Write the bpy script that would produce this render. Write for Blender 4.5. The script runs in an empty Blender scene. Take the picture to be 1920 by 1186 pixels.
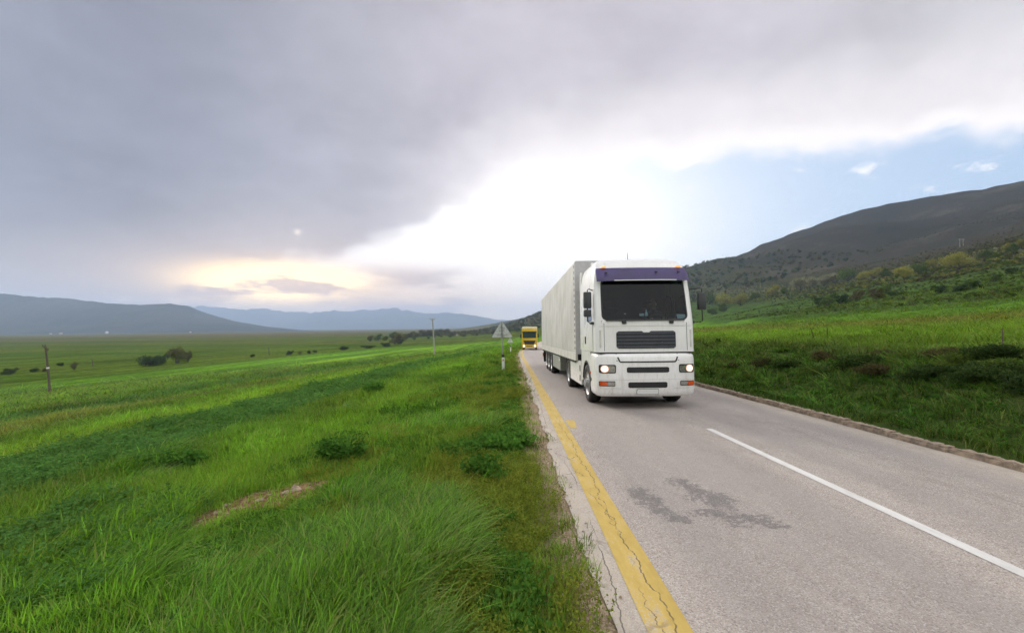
import bpy, bmesh, math, random
import numpy as np
from mathutils import Vector, Matrix
R = math.radians
random.seed(7)
rng = np.random.default_rng(11)
scene = bpy.context.scene
COL = scene.collection

# ------------------------------------------------------------------ camera
FPX, PITCH, ROLL, CZ = 818.0, R(1.356), R(0.586), 2.0      # focal length in photo pixels (1920 wide)
cam_d = bpy.data.cameras.new('camera')
cam_d.sensor_width = 36.0
cam_d.lens = 36.0 * FPX / 1920.0
cam_d.clip_start = 0.05
cam_d.clip_end = 60000
cam = bpy.data.objects.new('camera', cam_d)
COL.objects.link(cam)
cam.matrix_world = (Matrix.Translation((0, 0, CZ)) @ Matrix.Rotation(R(90) + PITCH, 4, 'X')
                    @ Matrix.Rotation(-ROLL, 4, 'Z'))
scene.camera = cam

# ------------------------------------------------------------------ node helpers
class NT:
    def __init__(s, tree):
        s.t = tree
    def new(s, typ, **kw):
        n = s.t.nodes.new(typ)
        for k, v in kw.items():
            setattr(n, k, v)
        return n
    def put(s, sock, v):
        if isinstance(v, bpy.types.NodeSocket):
            s.t.links.new(v, sock)
        elif isinstance(v, (tuple, list)):
            v = tuple(v)
            if sock.type == 'RGBA' and len(v) == 3:
                v = v + (1.0,)
            sock.default_value = v
        else:
            sock.default_value = v
    def m(s, op, a, b=0.0, c=0.0, clamp=False):
        n = s.new('ShaderNodeMath', operation=op, use_clamp=clamp)
        s.put(n.inputs[0], a); s.put(n.inputs[1], b); s.put(n.inputs[2], c)
        return n.outputs[0]
    def vm(s, op, a, b=(0, 0, 0)):
        n = s.new('ShaderNodeVectorMath', operation=op)
        s.put(n.inputs[0], a); s.put(n.inputs[1], b)
        return n.outputs[0]
    def comb(s, x, y, z=0.0):
        n = s.new('ShaderNodeCombineXYZ')
        s.put(n.inputs[0], x); s.put(n.inputs[1], y); s.put(n.inputs[2], z)
        return n.outputs[0]
    def sep(s, v):
        n = s.new('ShaderNodeSeparateXYZ'); s.put(n.inputs[0], v)
        return n.outputs[0], n.outputs[1], n.outputs[2]
    def mix(s, f, a, b, blend='MIX'):
        n = s.new('ShaderNodeMix', data_type='RGBA', blend_type=blend)
        s.put(n.inputs[0], f); s.put(n.inputs[6], a); s.put(n.inputs[7], b)
        return n.outputs[2]
    def noise(s, vec, scale, detail=3.0, rough=0.55, dist=0.0):
        n = s.new('ShaderNodeTexNoise')
        if vec is not None: s.put(n.inputs['Vector'], vec)
        s.put(n.inputs['Scale'], scale); s.put(n.inputs['Detail'], detail)
        s.put(n.inputs['Roughness'], rough); s.put(n.inputs['Distortion'], dist)
        return n.outputs[0]
    def mr(s, v, a, b, c=0.0, d=1.0, mode='SMOOTHSTEP'):
        n = s.new('ShaderNodeMapRange', interpolation_type=mode)
        s.put(n.inputs[0], v); s.put(n.inputs[1], a); s.put(n.inputs[2], b); s.put(n.inputs[3], c); s.put(n.inputs[4], d)
        return n.outputs[0]
    def ramp(s, f, stops, interp='LINEAR'):
        n = s.new('ShaderNodeValToRGB')
        cr = n.color_ramp; cr.interpolation = interp
        while len(cr.elements) > 1: cr.elements.remove(cr.elements[-1])
        for i, (p, c) in enumerate(stops):
            e = cr.elements[0] if i == 0 else cr.elements.new(p)
            e.position = p
            if not isinstance(c, (tuple, list)): c = (c, c, c)
            e.color = (*c, 1.0)
        s.put(n.inputs[0], f)
        return n.outputs[0]
    def pos(s):
        return s.new('ShaderNodeNewGeometry').outputs['Position']

# ------------------------------------------------------------------ sky
SUN_AZ, SUN_EL = R(-34.0), R(24.0)          # azimuth from +Y, minus = to the left
world = bpy.data.worlds.new('World')
scene.world = world
world.use_nodes = True
wt = world.node_tree
wt.nodes.clear()
w = NT(wt)
dirv = w.vm('NORMALIZE', w.new('ShaderNodeTexCoord').outputs['Generated'])
dx, dy, dz = w.sep(dirv)
az = w.m('MULTIPLY', w.m('ARCTAN2', dx, dy), 180 / math.pi)          # degrees
te = w.m('DIVIDE', dz, w.m('SQRT', w.m('ADD', w.m('MULTIPLY', dx, dx), w.m('MULTIPLY', dy, dy))))
te = w.m('MINIMUM', te, 3.0)
azf = w.m('ADD', w.m('DIVIDE', az, 360.0), 0.5)
edge_tab = [(-180, -.3), (-100, -.2), (-62, -.06), (-49, -.01), (-41, .02), (-36.5, .045), (-33.4, .085), (-28, .112), (-23, .125), (-17.6, .168), (-12, .212),
            (-7, .265), (-2, .31), (2.8, .338), (12, .352), (22.6, .345), (31, .325), (38, .308), (44, .288), (49.6, .268), (58, .22), (75, .11), (92, 0.0), (110, -.12), (140, -.3), (180, -.3)]
edge = w.m('SUBTRACT', w.ramp(azf, [((a + 180) / 360, e + .4) for a, e in edge_tab], 'EASE'), 0.4)
# cloud coordinates: a deck overhead, compressed towards the horizon
den = w.m('ADD', w.m('MAXIMUM', dz, 0.0), 0.22)
cpl = w.comb(w.m('DIVIDE', dx, den), w.m('DIVIDE', dy, den), 0.0)
n_big = w.noise(cpl, 0.75, 2.0, 0.5, 0.3)
n_mid = w.noise(cpl, 2.4, 5.0, 0.60, 0.2)
stretch = w.comb(w.m('MULTIPLY', az, 0.09), w.m('MULTIPLY', te, 20.0), 0.0)
n_str = w.noise(stretch, 1.0, 4.0, 0.55, 0.0)
n_cum = w.noise(w.comb(w.m('MULTIPLY', az, 0.16), w.m('MULTIPLY', te, 15.0), 3.0), 1.0, 6.0, 0.60, 0.0)
over = w.m('SUBTRACT', te, edge)
over_n = w.m('ADD', over, w.m('MULTIPLY', w.m('SUBTRACT', n_cum, 0.5), 0.12))
cover = w.mr(over_n, -0.012, 0.042)
# clear sky seen through the gap
sky = w.new('ShaderNodeTexSky', sky_type='NISHITA')
sky.sun_disc = False
sky.sun_elevation = SUN_EL
sky.sun_rotation = SUN_AZ
sky.altitude = 600
sky.air_density = 1.0
sky.dust_density = 1.2
sky.ozone_density = 1.6
blue = w.mix(0.58, w.vm('MULTIPLY', sky.outputs[0], (0.105, 0.11, 0.115)), (.60, .74, .93))
def gauss(a0, sa, t0, st, ):
    a = w.m('DIVIDE', w.m('SUBTRACT', az, a0), sa)
    t = w.m('DIVIDE', w.m('SUBTRACT', te, t0), st)
    q = w.m('ADD', w.m('MULTIPLY', a, a), w.m('MULTIPLY', t, t))
    return w.m('POWER', math.e, w.m('MULTIPLY', q, -0.5))
g_white = gauss(0.0, 17.0, 0.16, 0.20)
g_sun = gauss(-28.0, 5.0, 0.094, 0.022)
g_low = gauss(-20.0, 16.0, 0.035, 0.045)
gap = w.mix(w.m('MINIMUM', w.m('MULTIPLY', g_white, 1.55), 1.0), blue, (1.06, 1.03, 1.0))
# small bright clouds in the blue
wisp = w.m('MULTIPLY', w.mr(n_cum, 0.57, 0.68), w.mr(az, 14, 26))
gap = w.mix(w.m('MULTIPLY', wisp, 0.8), gap, (0.93, 0.92, 0.93))
# thin grey streaks low above the mountains
warm = w.mix(w.m('MINIMUM', w.m('MULTIPLY', g_low, 1.1), 1.0), gap, (0.98, 0.74, 0.52))
streak = w.m('MULTIPLY', w.m('MULTIPLY', w.mr(n_str, 0.40, 0.56), w.mr(az, -2, -9)), w.mr(te, 0.150, 0.105))
gap = w.mix(w.m('MULTIPLY', streak, 0.85), warm, (0.38, 0.35, 0.40))
# the deck itself
lr = w.mr(az, -48, 4)
deck = w.mix(lr, (0.250, 0.262, 0.322), (0.50, 0.470, 0.515))
deck = w.mix(w.mr(az, 20, 60), deck, (0.54, 0.525, 0.55))
var = w.m('ADD', w.m('MULTIPLY', w.m('SUBTRACT', n_big, 0.5), 0.6), w.m('MULTIPLY', w.m('SUBTRACT', n_mid, 0.5), 0.75))
deck = w.mix(1.0, deck, w.comb(*(w.m('ADD', 1.0, var),) * 3), 'MULTIPLY')
rim = w.m('MULTIPLY', w.mr(over_n, 0.26, 0.015), w.mr(az, -24, 4))
deck = w.mix(w.m('MULTIPLY', rim, 0.80), deck, (0.90, 0.845, 0.85))
rim2 = w.m('MULTIPLY', w.mr(over_n, 0.085, 0.0), w.mr(az, -16, 6))
deck = w.mix(w.m('MULTIPLY', rim2, 0.85), deck, (1.02, 0.97, 0.95))
g_hole = gauss(-26.2, 0.26, 0.200, 0.0040)
g_halo = gauss(-26, 9, 0.17, 0.07)
deck = w.mix(w.m('MULTIPLY', g_halo, 0.45), deck, (0.70, 0.62, 0.60))
deck = w.mix(w.m('MULTIPLY', g_hole, 0.75), deck, (1.0, 0.88, 0.76))
deck = w.mix(w.m('MULTIPLY', w.mr(te, 0.22, 0.03), w.mr(az, -20, -34)), deck, (0.43, 0.42, 0.445))
# added: unseen deck overhead and behind the camera brightened to light the cab front
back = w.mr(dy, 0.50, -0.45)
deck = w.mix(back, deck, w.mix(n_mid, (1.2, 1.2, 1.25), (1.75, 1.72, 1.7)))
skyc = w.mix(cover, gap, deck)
# the sun breaking through low on the left
skyc = w.mix(w.m('MINIMUM', w.m('MULTIPLY', gauss(-26.0, 13.0, 0.08, 0.055), 0.55), 1.0), skyc, (1.10, 0.70, 0.46))
skyc = w.mix(w.m('MINIMUM', w.m('MULTIPLY', g_sun, w.mr(n_str, 0.62, 0.50, 0.10, 2.2)), 1.0), skyc, (2.1, 1.50, 0.74))
bg = w.new('ShaderNodeBackground')
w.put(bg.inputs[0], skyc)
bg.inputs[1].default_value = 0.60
wo = w.new('ShaderNodeOutputWorld')
wt.links.new(bg.outputs[0], wo.inputs[0])

# ------------------------------------------------------------------ sun (behind cloud: soft)
sun_d = bpy.data.lights.new('sun', 'SUN')
sun_d.energy = 1.5
sun_d.angle = R(24)
sun_d.color = (1.0, 0.93, 0.82)
sun = bpy.data.objects.new('sun', sun_d)
COL.objects.link(sun)
sdir = Vector((math.sin(SUN_AZ) * math.cos(SUN_EL), math.cos(SUN_AZ) * math.cos(SUN_EL), math.sin(SUN_EL)))
sun.rotation_euler = sdir.to_track_quat('Z', 'Y').to_euler()

vs = scene.view_settings
vs.view_transform = 'Standard'
vs.look = 'None'
vs.exposure = 1.1
vs.gamma = 1.0
vs.use_curve_mapping = False
scene.cycles.volume_bounces = 0
scene.cycles.max_bounces = 4
scene.cycles.diffuse_bounces = 2
scene.cycles.use_adaptive_sampling = True
scene.cycles.adaptive_threshold = 0.03
scene.cycles.adaptive_min_samples = 10
scene.cycles.glossy_bounces = 2
scene.cycles.transmission_bounces = 2
scene.cycles.transparent_max_bounces = 6

# ------------------------------------------------------------------ object helpers
def tag(o, label=None, cat=None, group=None, kind=None):
    if label: o['label'] = label
    if cat: o['category'] = cat
    if group: o['group'] = group
    if kind: o['kind'] = kind
    return o
def link(name, me, mats=None, parent=None, loc=None, smooth=None):
    o = bpy.data.objects.new(name, me)
    COL.objects.link(o)
    if mats is not None:
        for x in (mats if isinstance(mats, (list, tuple)) else [mats]):
            if me.materials.find(x.name) < 0: me.materials.append(x)
    if parent is not None: o.parent = parent
    if loc is not None: o.location = loc
    if smooth is not None:
        me.polygons.foreach_set('use_smooth', [smooth] * len(me.polygons))
    return o
def empty(name, loc=(0, 0, 0), rz=0.0):
    o = bpy.data.objects.new(name, None)
    COL.objects.link(o)
    o.location = loc
    o.rotation_euler = (0, 0, rz)
    o.empty_display_size = 0.3
    return o
def copy_tree(o, parent=None):
    c = o.copy(); COL.objects.link(c)
    c.parent = parent
    for ch in list(o.children): copy_tree(ch, c)
    return c
def pydata(name, v, f, uv=None):
    me = bpy.data.meshes.new(name)
    me.from_pydata([tuple(p) for p in v], [], f)
    me.update()
    return me
def npmesh(name, V, F):
    """V (n,3) floats, F (m,k) ints, all faces with k corners."""
    me = bpy.data.meshes.new(name)
    V = np.asarray(V, np.float32); F = np.asarray(F, np.int32)
    m, k = F.shape
    me.vertices.add(len(V)); me.vertices.foreach_set('co', V.ravel())
    me.loops.add(m * k); me.loops.foreach_set('vertex_index', F.ravel())
    me.polygons.add(m)
    me.polygons.foreach_set('loop_start', np.arange(0, m * k, k, dtype=np.int32))
    me.update(calc_edges=True)
    me.validate()
    return me
class MB:
    """collects boxes, tubes, lathes into one mesh"""
    def __init__(s): s.v = []; s.f = []
    def add(s, v, f):
        b = len(s.v); s.v += [tuple(p) for p in v]; s.f += [tuple(i + b for i in q) for q in f]
        return s
    def box(s, x0, x1, y0, y1, z0, z1, bev=0.0):
        if bev <= 0:
            v = [(x, y, z) for z in (z0, z1) for y in (y0, y1) for x in (x0, x1)]
            return s.add(v, [(0, 2, 3, 1), (4, 5, 7, 6), (0, 1, 5, 4), (2, 6, 7, 3), (0, 4, 6, 2), (1, 3, 7, 5)])
        bm = bmesh.new(); bmesh.ops.create_cube(bm, size=1)
        for q in bm.verts:
            q.co = Vector(((x0 + x1) / 2 + q.co.x * (x1 - x0), (y0 + y1) / 2 + q.co.y * (y1 - y0), (z0 + z1) / 2 + q.co.z * (z1 - z0)))
        bmesh.ops.bevel(bm, geom=bm.edges[:], offset=bev, segments=2, affect='EDGES', profile=0.6)
        return s.bm(bm)
    def bm(s, bm):
        bm.verts.index_update()
        s.add([q.co[:] for q in bm.verts], [[q.index for q in f.verts] for f in bm.faces]); bm.free()
        return s
    def tube(s, pts, r, n=8, cap=True):
        pts = [Vector(p) for p in pts]
        rs = r if isinstance(r, (list, tuple)) else [r] * len(pts)
        v, f = [], []
        up = Vector((0.123, 0.37, 0.92)).normalized()
        for i, p in enumerate(pts):
            d = (pts[min(i + 1, len(pts) - 1)] - pts[max(i - 1, 0)]).normalized()
            a = d.cross(up)
            if a.length < 1e-3: a = d.cross(Vector((1, 0, 0)))
            a.normalize(); b = d.cross(a)
            for k in range(n):
                t = 2 * math.pi * k / n
                v.append(p + (a * math.cos(t) + b * math.sin(t)) * rs[i])
        for i in range(len(pts) - 1):
            for k in range(n):
                f.append((i * n + k, i * n + (k + 1) % n, (i + 1) * n + (k + 1) % n, (i + 1) * n + k))
        if cap:
            f.append(tuple(range(n - 1, -1, -1))); f.append(tuple((len(pts) - 1) * n + k for k in range(n)))
        return s.add(v, f)
    def lathe_x(s, prof, n=32, cx=0, cy=0, cz=0):
        """prof: list of (x, radius), turned about the X axis"""
        v, f = [], []
        for (x, r) in prof:
            for k in range(n):
                t = 2 * math.pi * k / n
                v.append((cx + x, cy + r * math.cos(t), cz + r * math.sin(t)))
        for i in range(len(prof) - 1):
            for k in range(n):
                f.append((i * n + k, i * n + (k + 1) % n, (i + 1) * n + (k + 1) % n, (i + 1) * n + k))
        return s.add(v, f)
    def prism_y(s, poly, y0, y1):
        """poly of (x,z) extruded along y"""
        n = len(poly)
        v = [(x, y0, z) for x, z in poly] + [(x, y1, z) for x, z in poly]
        f = [tuple(range(n)), tuple(range(2 * n - 1, n - 1, -1))]
        f += [(i, (i + 1) % n + 0, (i + 1) % n + n, i + n)[::-1] for i in range(n)]
        return s.add(v, f)
    def prism_x(s, poly, x0, x1):
        n = len(poly)
        v = [(x0, y, z) for y, z in poly] + [(x1, y, z) for y, z in poly]
        f = [tuple(range(n)), tuple(range(2 * n - 1, n - 1, -1))]
        f += [(i, (i + 1) % n + 0, (i + 1) % n + n, i + n)[::-1] for i in range(n)]
        return s.add(v, f)
    def mesh(s, name):
        me = pydata(name, s.v, s.f)
        bm = bmesh.new(); bm.from_mesh(me); bmesh.ops.recalc_face_normals(bm, faces=bm.faces); bm.to_mesh(me); bm.free()
        return me
    def build(s, name, mat, parent=None, smooth=False, angle=None):
        me = s.mesh(name)
        o = link(name, me, mat, parent)
        if smooth:
            me.polygons.foreach_set('use_smooth', [True] * len(me.polygons))
            me.set_sharp_from_angle(angle=R(angle or 35))
        return o
def rrect(x0, x1, z0, z1, r, n=5):
    """rounded rectangle outline (counter-clockwise)"""
    out = []
    for cx, cz, a0 in ((x1 - r, z1 - r, 0), (x0 + r, z1 - r, 90), (x0 + r, z0 + r, 180), (x1 - r, z0 + r, 270)):
        for k in range(n + 1):
            a = R(a0 + 90 * k / n)
            out.append((cx + r * math.cos(a), cz + r * math.sin(a)))
    return out

# ------------------------------------------------------------------ numpy noise
_perm = rng.permutation(4096)
_val = rng.random(4096)
def _h(ix, iy):
    return _val[_perm[(ix & 4095)] ^ _perm[(iy * 31 + 7) & 4095]]
def vnoise(x, y):
    x = np.asarray(x, float); y = np.asarray(y, float)
    ix = np.floor(x).astype(int); iy = np.floor(y).astype(int)
    fx = x - ix; fy = y - iy
    fx = fx * fx * (3 - 2 * fx); fy = fy * fy * (3 - 2 * fy)
    a = _h(ix, iy); b = _h(ix + 1, iy); c = _h(ix, iy + 1); d = _h(ix + 1, iy + 1)
    return (a + (b - a) * fx) * (1 - fy) + (c + (d - c) * fx) * fy - 0.5
def fbm(x, y, o=4):
    s = 0; a = 1.0
    for i in range(o):
        s = s + a * vnoise(x * 2 ** i + 17 * i, y * 2 ** i + 5 * i); a *= 0.5
    return s
def sstep(x, a, b):
    t = np.clip((x - a) / (b - a), 0, 1)
    return t * t * (3 - 2 * t)

# ------------------------------------------------------------------ the lie of the land
ASPH_L, YEL_L, YEL_R, WHITE_C, KERB = 0.58, 0.80, 1.06, 3.68, 6.42
def zroad(y):
    """height of the road along its length: falls away from the camera, then levels out"""
    y = np.asarray(y, float)
    t = np.minimum(y, 60) - 10.4
    z = -0.022 * t - 0.00012 * t * np.abs(t)
    s60 = -0.022 - 2 * 0.00012 * 49.6
    u = np.clip(y - 60, 0, 120)
    return z + s60 * (u - u * u / 240)
def croad(y):
    """sideways shift of the road: straight, then a wide bend to the right"""
    u = np.clip(np.asarray(y, float) - 36, 0, 260)
    return 0.00066 * u * u + np.clip(np.asarray(y, float) - 296, 0, 900) * 0.10
PD = np.array([6.47, 6.66, 7.4, 9.0, 10.6, 12.5, 30, 50, 70, 100, 130, 200, 300, 400, 500, 600, 700, 900, 1500, 3000])
PZ = np.array([-.06, .03, .12, .70, 1.20, 1.38, 2.35, 3.5, 5.2, 10.3, 16.8, 33, 60, 90, 121, 150, 170, 188, 180, 110])
PLAIN = -9.6
def terrain(x, y):
    x = np.asarray(x, float); y = np.asarray(y, float)
    d = x - croad(y); zr = zroad(y)
    r = np.hypot(x, y)
    # left of the road: the verge, then a field falling to the plain
    ld = np.maximum(ASPH_L - d, 0)
    left = zr - 0.03 - 0.03 * np.minimum(ld, 1.6) - 0.088 * np.maximum(ld - 1.2, 0)
    und = fbm(x * 0.35 + 3, y * 0.35, 3) * 0.24 * sstep(ld, 0.8, 3.0) + fbm(x * 0.05, y * 0.05 + 9, 3) * 0.8 * sstep(ld, 6, 30)
    und = und + 0.16 * np.exp(-((x + 0.75) / 0.75) ** 2 - ((y - 3.4) / 1.1) ** 2)       # grassy hump in the foreground
    left = left + und
    pl = PLAIN + fbm(x * 0.004, y * 0.004, 3) * 0.8
    k = 1.2
    left = np.where(left - pl > 12, left, pl + k * np.logaddexp(0, (left - pl) / k))
    # right of the road: bank, meadow, hillside
    rd = np.interp(d, PD, PZ)
    right = zr * (1 - sstep(d, 60, 260)) + rd
    right = right + fbm(x * 0.4, y * 0.4 + 40, 3) * 0.30 * sstep(d, 7.6, 10) * (1 - sstep(d, 20, 60) * 0.3)
    right = right + fbm(x * 0.03, y * 0.03 + 40, 3) * 1.6 * sstep(d, 25, 80)
    right = right + fbm(x * 0.0065 + 2, y * 0.0045, 5) * 26 * sstep(d, 150, 420)
    mid = zr - 0.06
    z = np.where(d < ASPH_L + .05, left, np.where(d > 6.0, right, mid))
    # wooded spur at the end of the valley
    sp = 70 * np.exp(-((y - 900) / 300) ** 2) * sstep(x, -110, 210) * (1 + 0.15 * fbm(x * 0.01, y * 0.01, 3))
    z = z + sp
    far = 70 * np.exp(-((y - 1900) / 350) ** 2) * sstep(x, -330, 260)
    return z + far
def pix_ray(u, v):
    a, b = u - 960, v - 593
    c, s = math.cos(ROLL), math.sin(ROLL)
    x = a * c - b * s; yy = a * s + b * c
    d = (x / FPX, 1.0, -yy / FPX)
    Y = d[1] * math.cos(PITCH) - d[2] * math.sin(PITCH); Z = d[1] * math.sin(PITCH) + d[2] * math.cos(PITCH)
    return d[0] / Y, Z / Y
def ground_at(u, v, ymin=1.5):
    """first place along the line of sight where the land lies"""
    rx, rz = pix_ray(u, v)
    Y = np.geomspace(ymin, 6000, 6000)
    g = CZ + rz * Y - terrain(rx * Y, Y)
    i = np.argmax(g < 0)
    y = Y[i] if g[i] < 0 else 3000.0
    return rx * y, y, float(terrain(rx * y, y))

# ------------------------------------------------------------------ materials
def new_mat(name):
    m = bpy.data.materials.new(name); m.use_nodes = True
    m.node_tree.nodes.clear()
    n = NT(m.node_tree)
    o = n.new('ShaderNodeOutputMaterial')
    return m, n, o
def princ(n, o, base, rough=0.5, metal=0.0, spec=0.5, coat=0.0, normal=None, emit=None, estr=0.0):
    p = n.new('ShaderNodeBsdfPrincipled')
    n.put(p.inputs['Base Color'], base); n.put(p.inputs['Roughness'], rough); n.put(p.inputs['Metallic'], metal)
    n.put(p.inputs['Specular IOR Level'], spec); n.put(p.inputs['Coat Weight'], coat)
    if normal is not None: n.put(p.inputs['Normal'], normal)
    if emit is not None:
        n.put(p.inputs['Emission Color'], emit); n.put(p.inputs['Emission Strength'], estr)
    n.t.links.new(p.outputs[0], o.inputs[0])
    return p
def bump(n, h, strength=0.3, dist=0.02):
    b = n.new('ShaderNodeBump'); n.put(b.inputs['Strength'], strength); n.put(b.inputs['Distance'], dist); n.put(b.inputs['Height'], h)
    return b.outputs[0]
def simple(name, col, rough=0.5, metal=0.0, spec=0.5, coat=0.0, var=0.12, vscale=6.0, emit=None, estr=0.0, bmp=0.0):
    m, n, o = new_mat(name)
    p = n.new('ShaderNodeTexCoord').outputs['Object']
    q = n.noise(p, vscale, 5, 0.6)
    f = n.mr(q, 0.3, 0.7, 1 - var, 1 + var * 0.4)
    c = n.mix(1.0, col, n.comb(f, f, f), 'MULTIPLY')
    nm = bump(n, n.noise(p, vscale * 8, 3), bmp, 0.01) if bmp else None
    princ(n, o, c, n.mr(q, 0.3, 0.7, rough * 0.85, min(1, rough * 1.15)), metal, spec, coat, nm, emit, estr)
    return m

G1, G2, G3, GD, BR, OL = (.085, .190, .018), (.125, .260, .020), (.165, .290, .025), (.078, .185, .028), (.150, .175, .040), (.080, .125, .020)
LEFT_STOPS = [(-1, (.120, .190, .026)), (0.6, (.125, .215, .024)), (2.2, (.105, .235, .020)), (4.5, G2), (6.6, G1), (7.6, GD), (11.0, GD), (12.2, G3), (15.5, G2), (17.2, G1), (18.2, BR), (20.5, (.11, .15, .03)),
     (22.5, G2), (27, (.045, .14, .03)), (33, G2), (35, (.055, .12, .02)), (38, G3), (44, G2), (46, (.05, .115, .02)), (50, G3), (58, G2), (61, (.06, .13, .02)), (66, G3), (78, G2), (82, (.055, .12, .02)), (92, G2), (104, G1), (116, OL), (129, OL)]
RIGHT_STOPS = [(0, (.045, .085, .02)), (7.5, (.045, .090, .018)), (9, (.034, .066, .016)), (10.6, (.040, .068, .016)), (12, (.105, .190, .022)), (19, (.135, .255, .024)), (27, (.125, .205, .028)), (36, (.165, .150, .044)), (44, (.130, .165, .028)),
     (56, (.105, .150, .026)), (62, (.100, .200, .020)), (74, (.090, .185, .020)), (79, (.050, .100, .018)), (92, (.062, .105, .020)), (115, (.058, .110, .020)), (140, (.055, .082, .022)), (185, (.085, .088, .040)),
     (205, (.046, .052, .020)), (260, (.050, .044, .024)), (330, (.042, .037, .026)), (399, (.038, .034, .028))]

def land_np(x, y):
    """the same colours for plants that stand at known places"""
    d = x - croad(y)
    wob = fbm(x * .10, y * .04, 3) * .5
    dl = -d + wob * np.interp(-d, [4, 40], [2.5, 9.0])
    A = np.array([q[0] for q in LEFT_STOPS]); B = np.array([q[1] for q in LEFT_STOPS])
    cl = np.stack([np.interp(dl, A, B[:, k]) for k in range(3)], 1)
    dr = d + wob * np.interp(d, [9, 120], [2.0, 50.0])
    A = np.array([q[0] for q in RIGHT_STOPS]); B = np.array([q[1] for q in RIGHT_STOPS])
    cr = np.stack([np.interp(dr, A, B[:, k]) for k in range(3)], 1)
    fine = fbm(d * .55, y * .03, 3) * .5
    dry = np.clip((fine - .04) / .14, 0, 1)[:, None] * np.clip((-d - 14) / 12, 0, 1)[:, None] * .55
    cl = cl * (1 - dry) + dry * np.array([.105, .115, .03])
    drk = np.clip((-fine - .04) / .12, 0, 1)[:, None] * np.clip((-d - 14) / 12, 0, 1)[:, None] * .55
    cl = cl * (1 - drk) + drk * np.array([.040, .085, .018])
    c = np.where((d > 3)[:, None], cr, cl)
    f = np.clip(1 + .85 * fbm(x * .55 + 9, y * .55, 4), .5, 1.55)
    c = c * f[:, None]
    yl = np.clip(fbm(x * .17 + 4, y * .17, 2) * 1.6 - .3, 0, .25)[:, None] * (d > -40)[:, None]
    return c * (1 - yl) + yl * np.array([.130, .150, .026])
def land_colour(n):
    """colour of the land and what grows on it, by place"""
    P = n.pos()
    x, y, z = n.sep(P)
    u = n.m('MINIMUM', n.m('MAXIMUM', n.m('SUBTRACT', y, 36.0), 0.0), 260.0)
    c = n.m('ADD', n.m('MULTIPLY', n.m('MULTIPLY', u, u), 0.00066), n.m('MULTIPLY', n.m('MAXIMUM', n.m('SUBTRACT', y, 296.0), 0.0), 0.10))
    d = n.m('SUBTRACT', x, c)
    wob = n.m('SUBTRACT', n.noise(n.vm('MULTIPLY', P, (0.10, 0.04, 0.0)), 1.0, 4, 0.6), 0.5)
    # left field: strips of different crops, parallel to the road
    dl = n.m('ADD', n.m('MULTIPLY', d, -1.0), n.m('MULTIPLY', wob, n.mr(d, -4, -40, 2.5, 9.0)))
    lt = n.m('DIVIDE', dl, 130.0)
    S = LEFT_STOPS
    left = n.ramp(lt, [(max(0, a / 130.0), col) for a, col in S])
    fine = n.noise(n.comb(n.m('MULTIPLY', d, 0.55), n.m('MULTIPLY', y, 0.03), 0.0), 1.0, 4, 0.6)
    left = n.mix(n.m('MULTIPLY', n.mr(fine, 0.52, 0.70), n.mr(d, -14, -26, 0.0, 0.55)), left, (.105, .115, .03))
    left = n.mix(n.m('MULTIPLY', n.mr(fine, 0.47, 0.34), n.mr(d, -14, -26, 0.0, 0.6)), left, (.040, .085, .018))
    # the far plain: olive, browner towards the mountains
    farf = n.mr(n.m('ADD', y, n.m('MULTIPLY', d, -0.6)), 250, 1500)
    pn = n.noise(n.vm('MULTIPLY', P, (0.002, 0.010, 0.0)), 1.0, 4, 0.6)
    plain = n.mix(farf, (.068, .104, .013), (.098, .084, .028))
    plain = n.mix(n.mr(pn, 0.5, 0.66), plain, (.110, .088, .028))
    plain = n.mix(n.mr(pn, 0.48, 0.36), plain, (.042, .086, .009))
    inplain = n.m('MAXIMUM', n.mr(d, -95, -125), n.mr(n.m('ADD', y, n.m('MULTIPLY', d, -1.0)), 300, 420))
    left = n.mix(inplain, left, plain)
    sk = n.noise(n.comb(n.m('MULTIPLY', d, 0.16), n.m('MULTIPLY', y, 0.014), 2.0), 1.0, 6, 0.68)
    skf = n.mr(sk, 0.34, 0.66, 0.55, 1.45, 'LINEAR')
    left = n.mix(n.mr(d, -18, -40, 0.0, 0.9), left, n.mix(1.0, left, n.comb(skf, skf, skf), 'MULTIPLY'))
    # right: dark bank, rough meadow, bright strip, scrub, bare hillside
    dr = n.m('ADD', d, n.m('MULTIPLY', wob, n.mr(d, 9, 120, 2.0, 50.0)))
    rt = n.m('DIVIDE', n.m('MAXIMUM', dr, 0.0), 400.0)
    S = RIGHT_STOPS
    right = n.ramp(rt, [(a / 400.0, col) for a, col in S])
    hn = n.noise(n.vm('MULTIPLY', P, (0.012, 0.010, 0.012)), 1.0, 8, 0.65)
    right = n.mix(n.m('MULTIPLY', n.mr(hn, 0.50, 0.66), n.mr(d, 180, 280, 0, 0.75)), right, (.085, .076, .058))
    right = n.mix(n.m('MULTIPLY', n.mr(hn, 0.48, 0.33), n.mr(d, 180, 280, 0, 0.75)), right, (.022, .023, .014))
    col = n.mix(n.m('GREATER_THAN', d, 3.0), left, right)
    # spur at the valley end
    spur = n.m('MULTIPLY', n.mr(y, 520, 640), n.m('MULTIPLY', n.mr(n.m('ADD', x, n.m('MULTIPLY', y, 0.02)), -60, -10), n.mr(d, 300, 180)))
    col = n.mix(spur, col, n.mix(n.mr(hn, 0.4, 0.62), (.034, .040, .016), (.075, .068, .032)))
    mot = n.noise(n.vm('MULTIPLY', P, (0.16, 0.09, 0.16)), 1.0, 6, 0.7)
    col = n.mix(n.m('MULTIPLY', n.mr(mot, 0.48, 0.58), n.m('MULTIPLY', n.mr(d, 78, 90, 0, 0.75), n.mr(d, 300, 190, 0.45, 1.0))), col, (.024, .034, .014))
    # patchiness at plant scale
    q = n.noise(P, 0.55, 5, 0.65)
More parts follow.
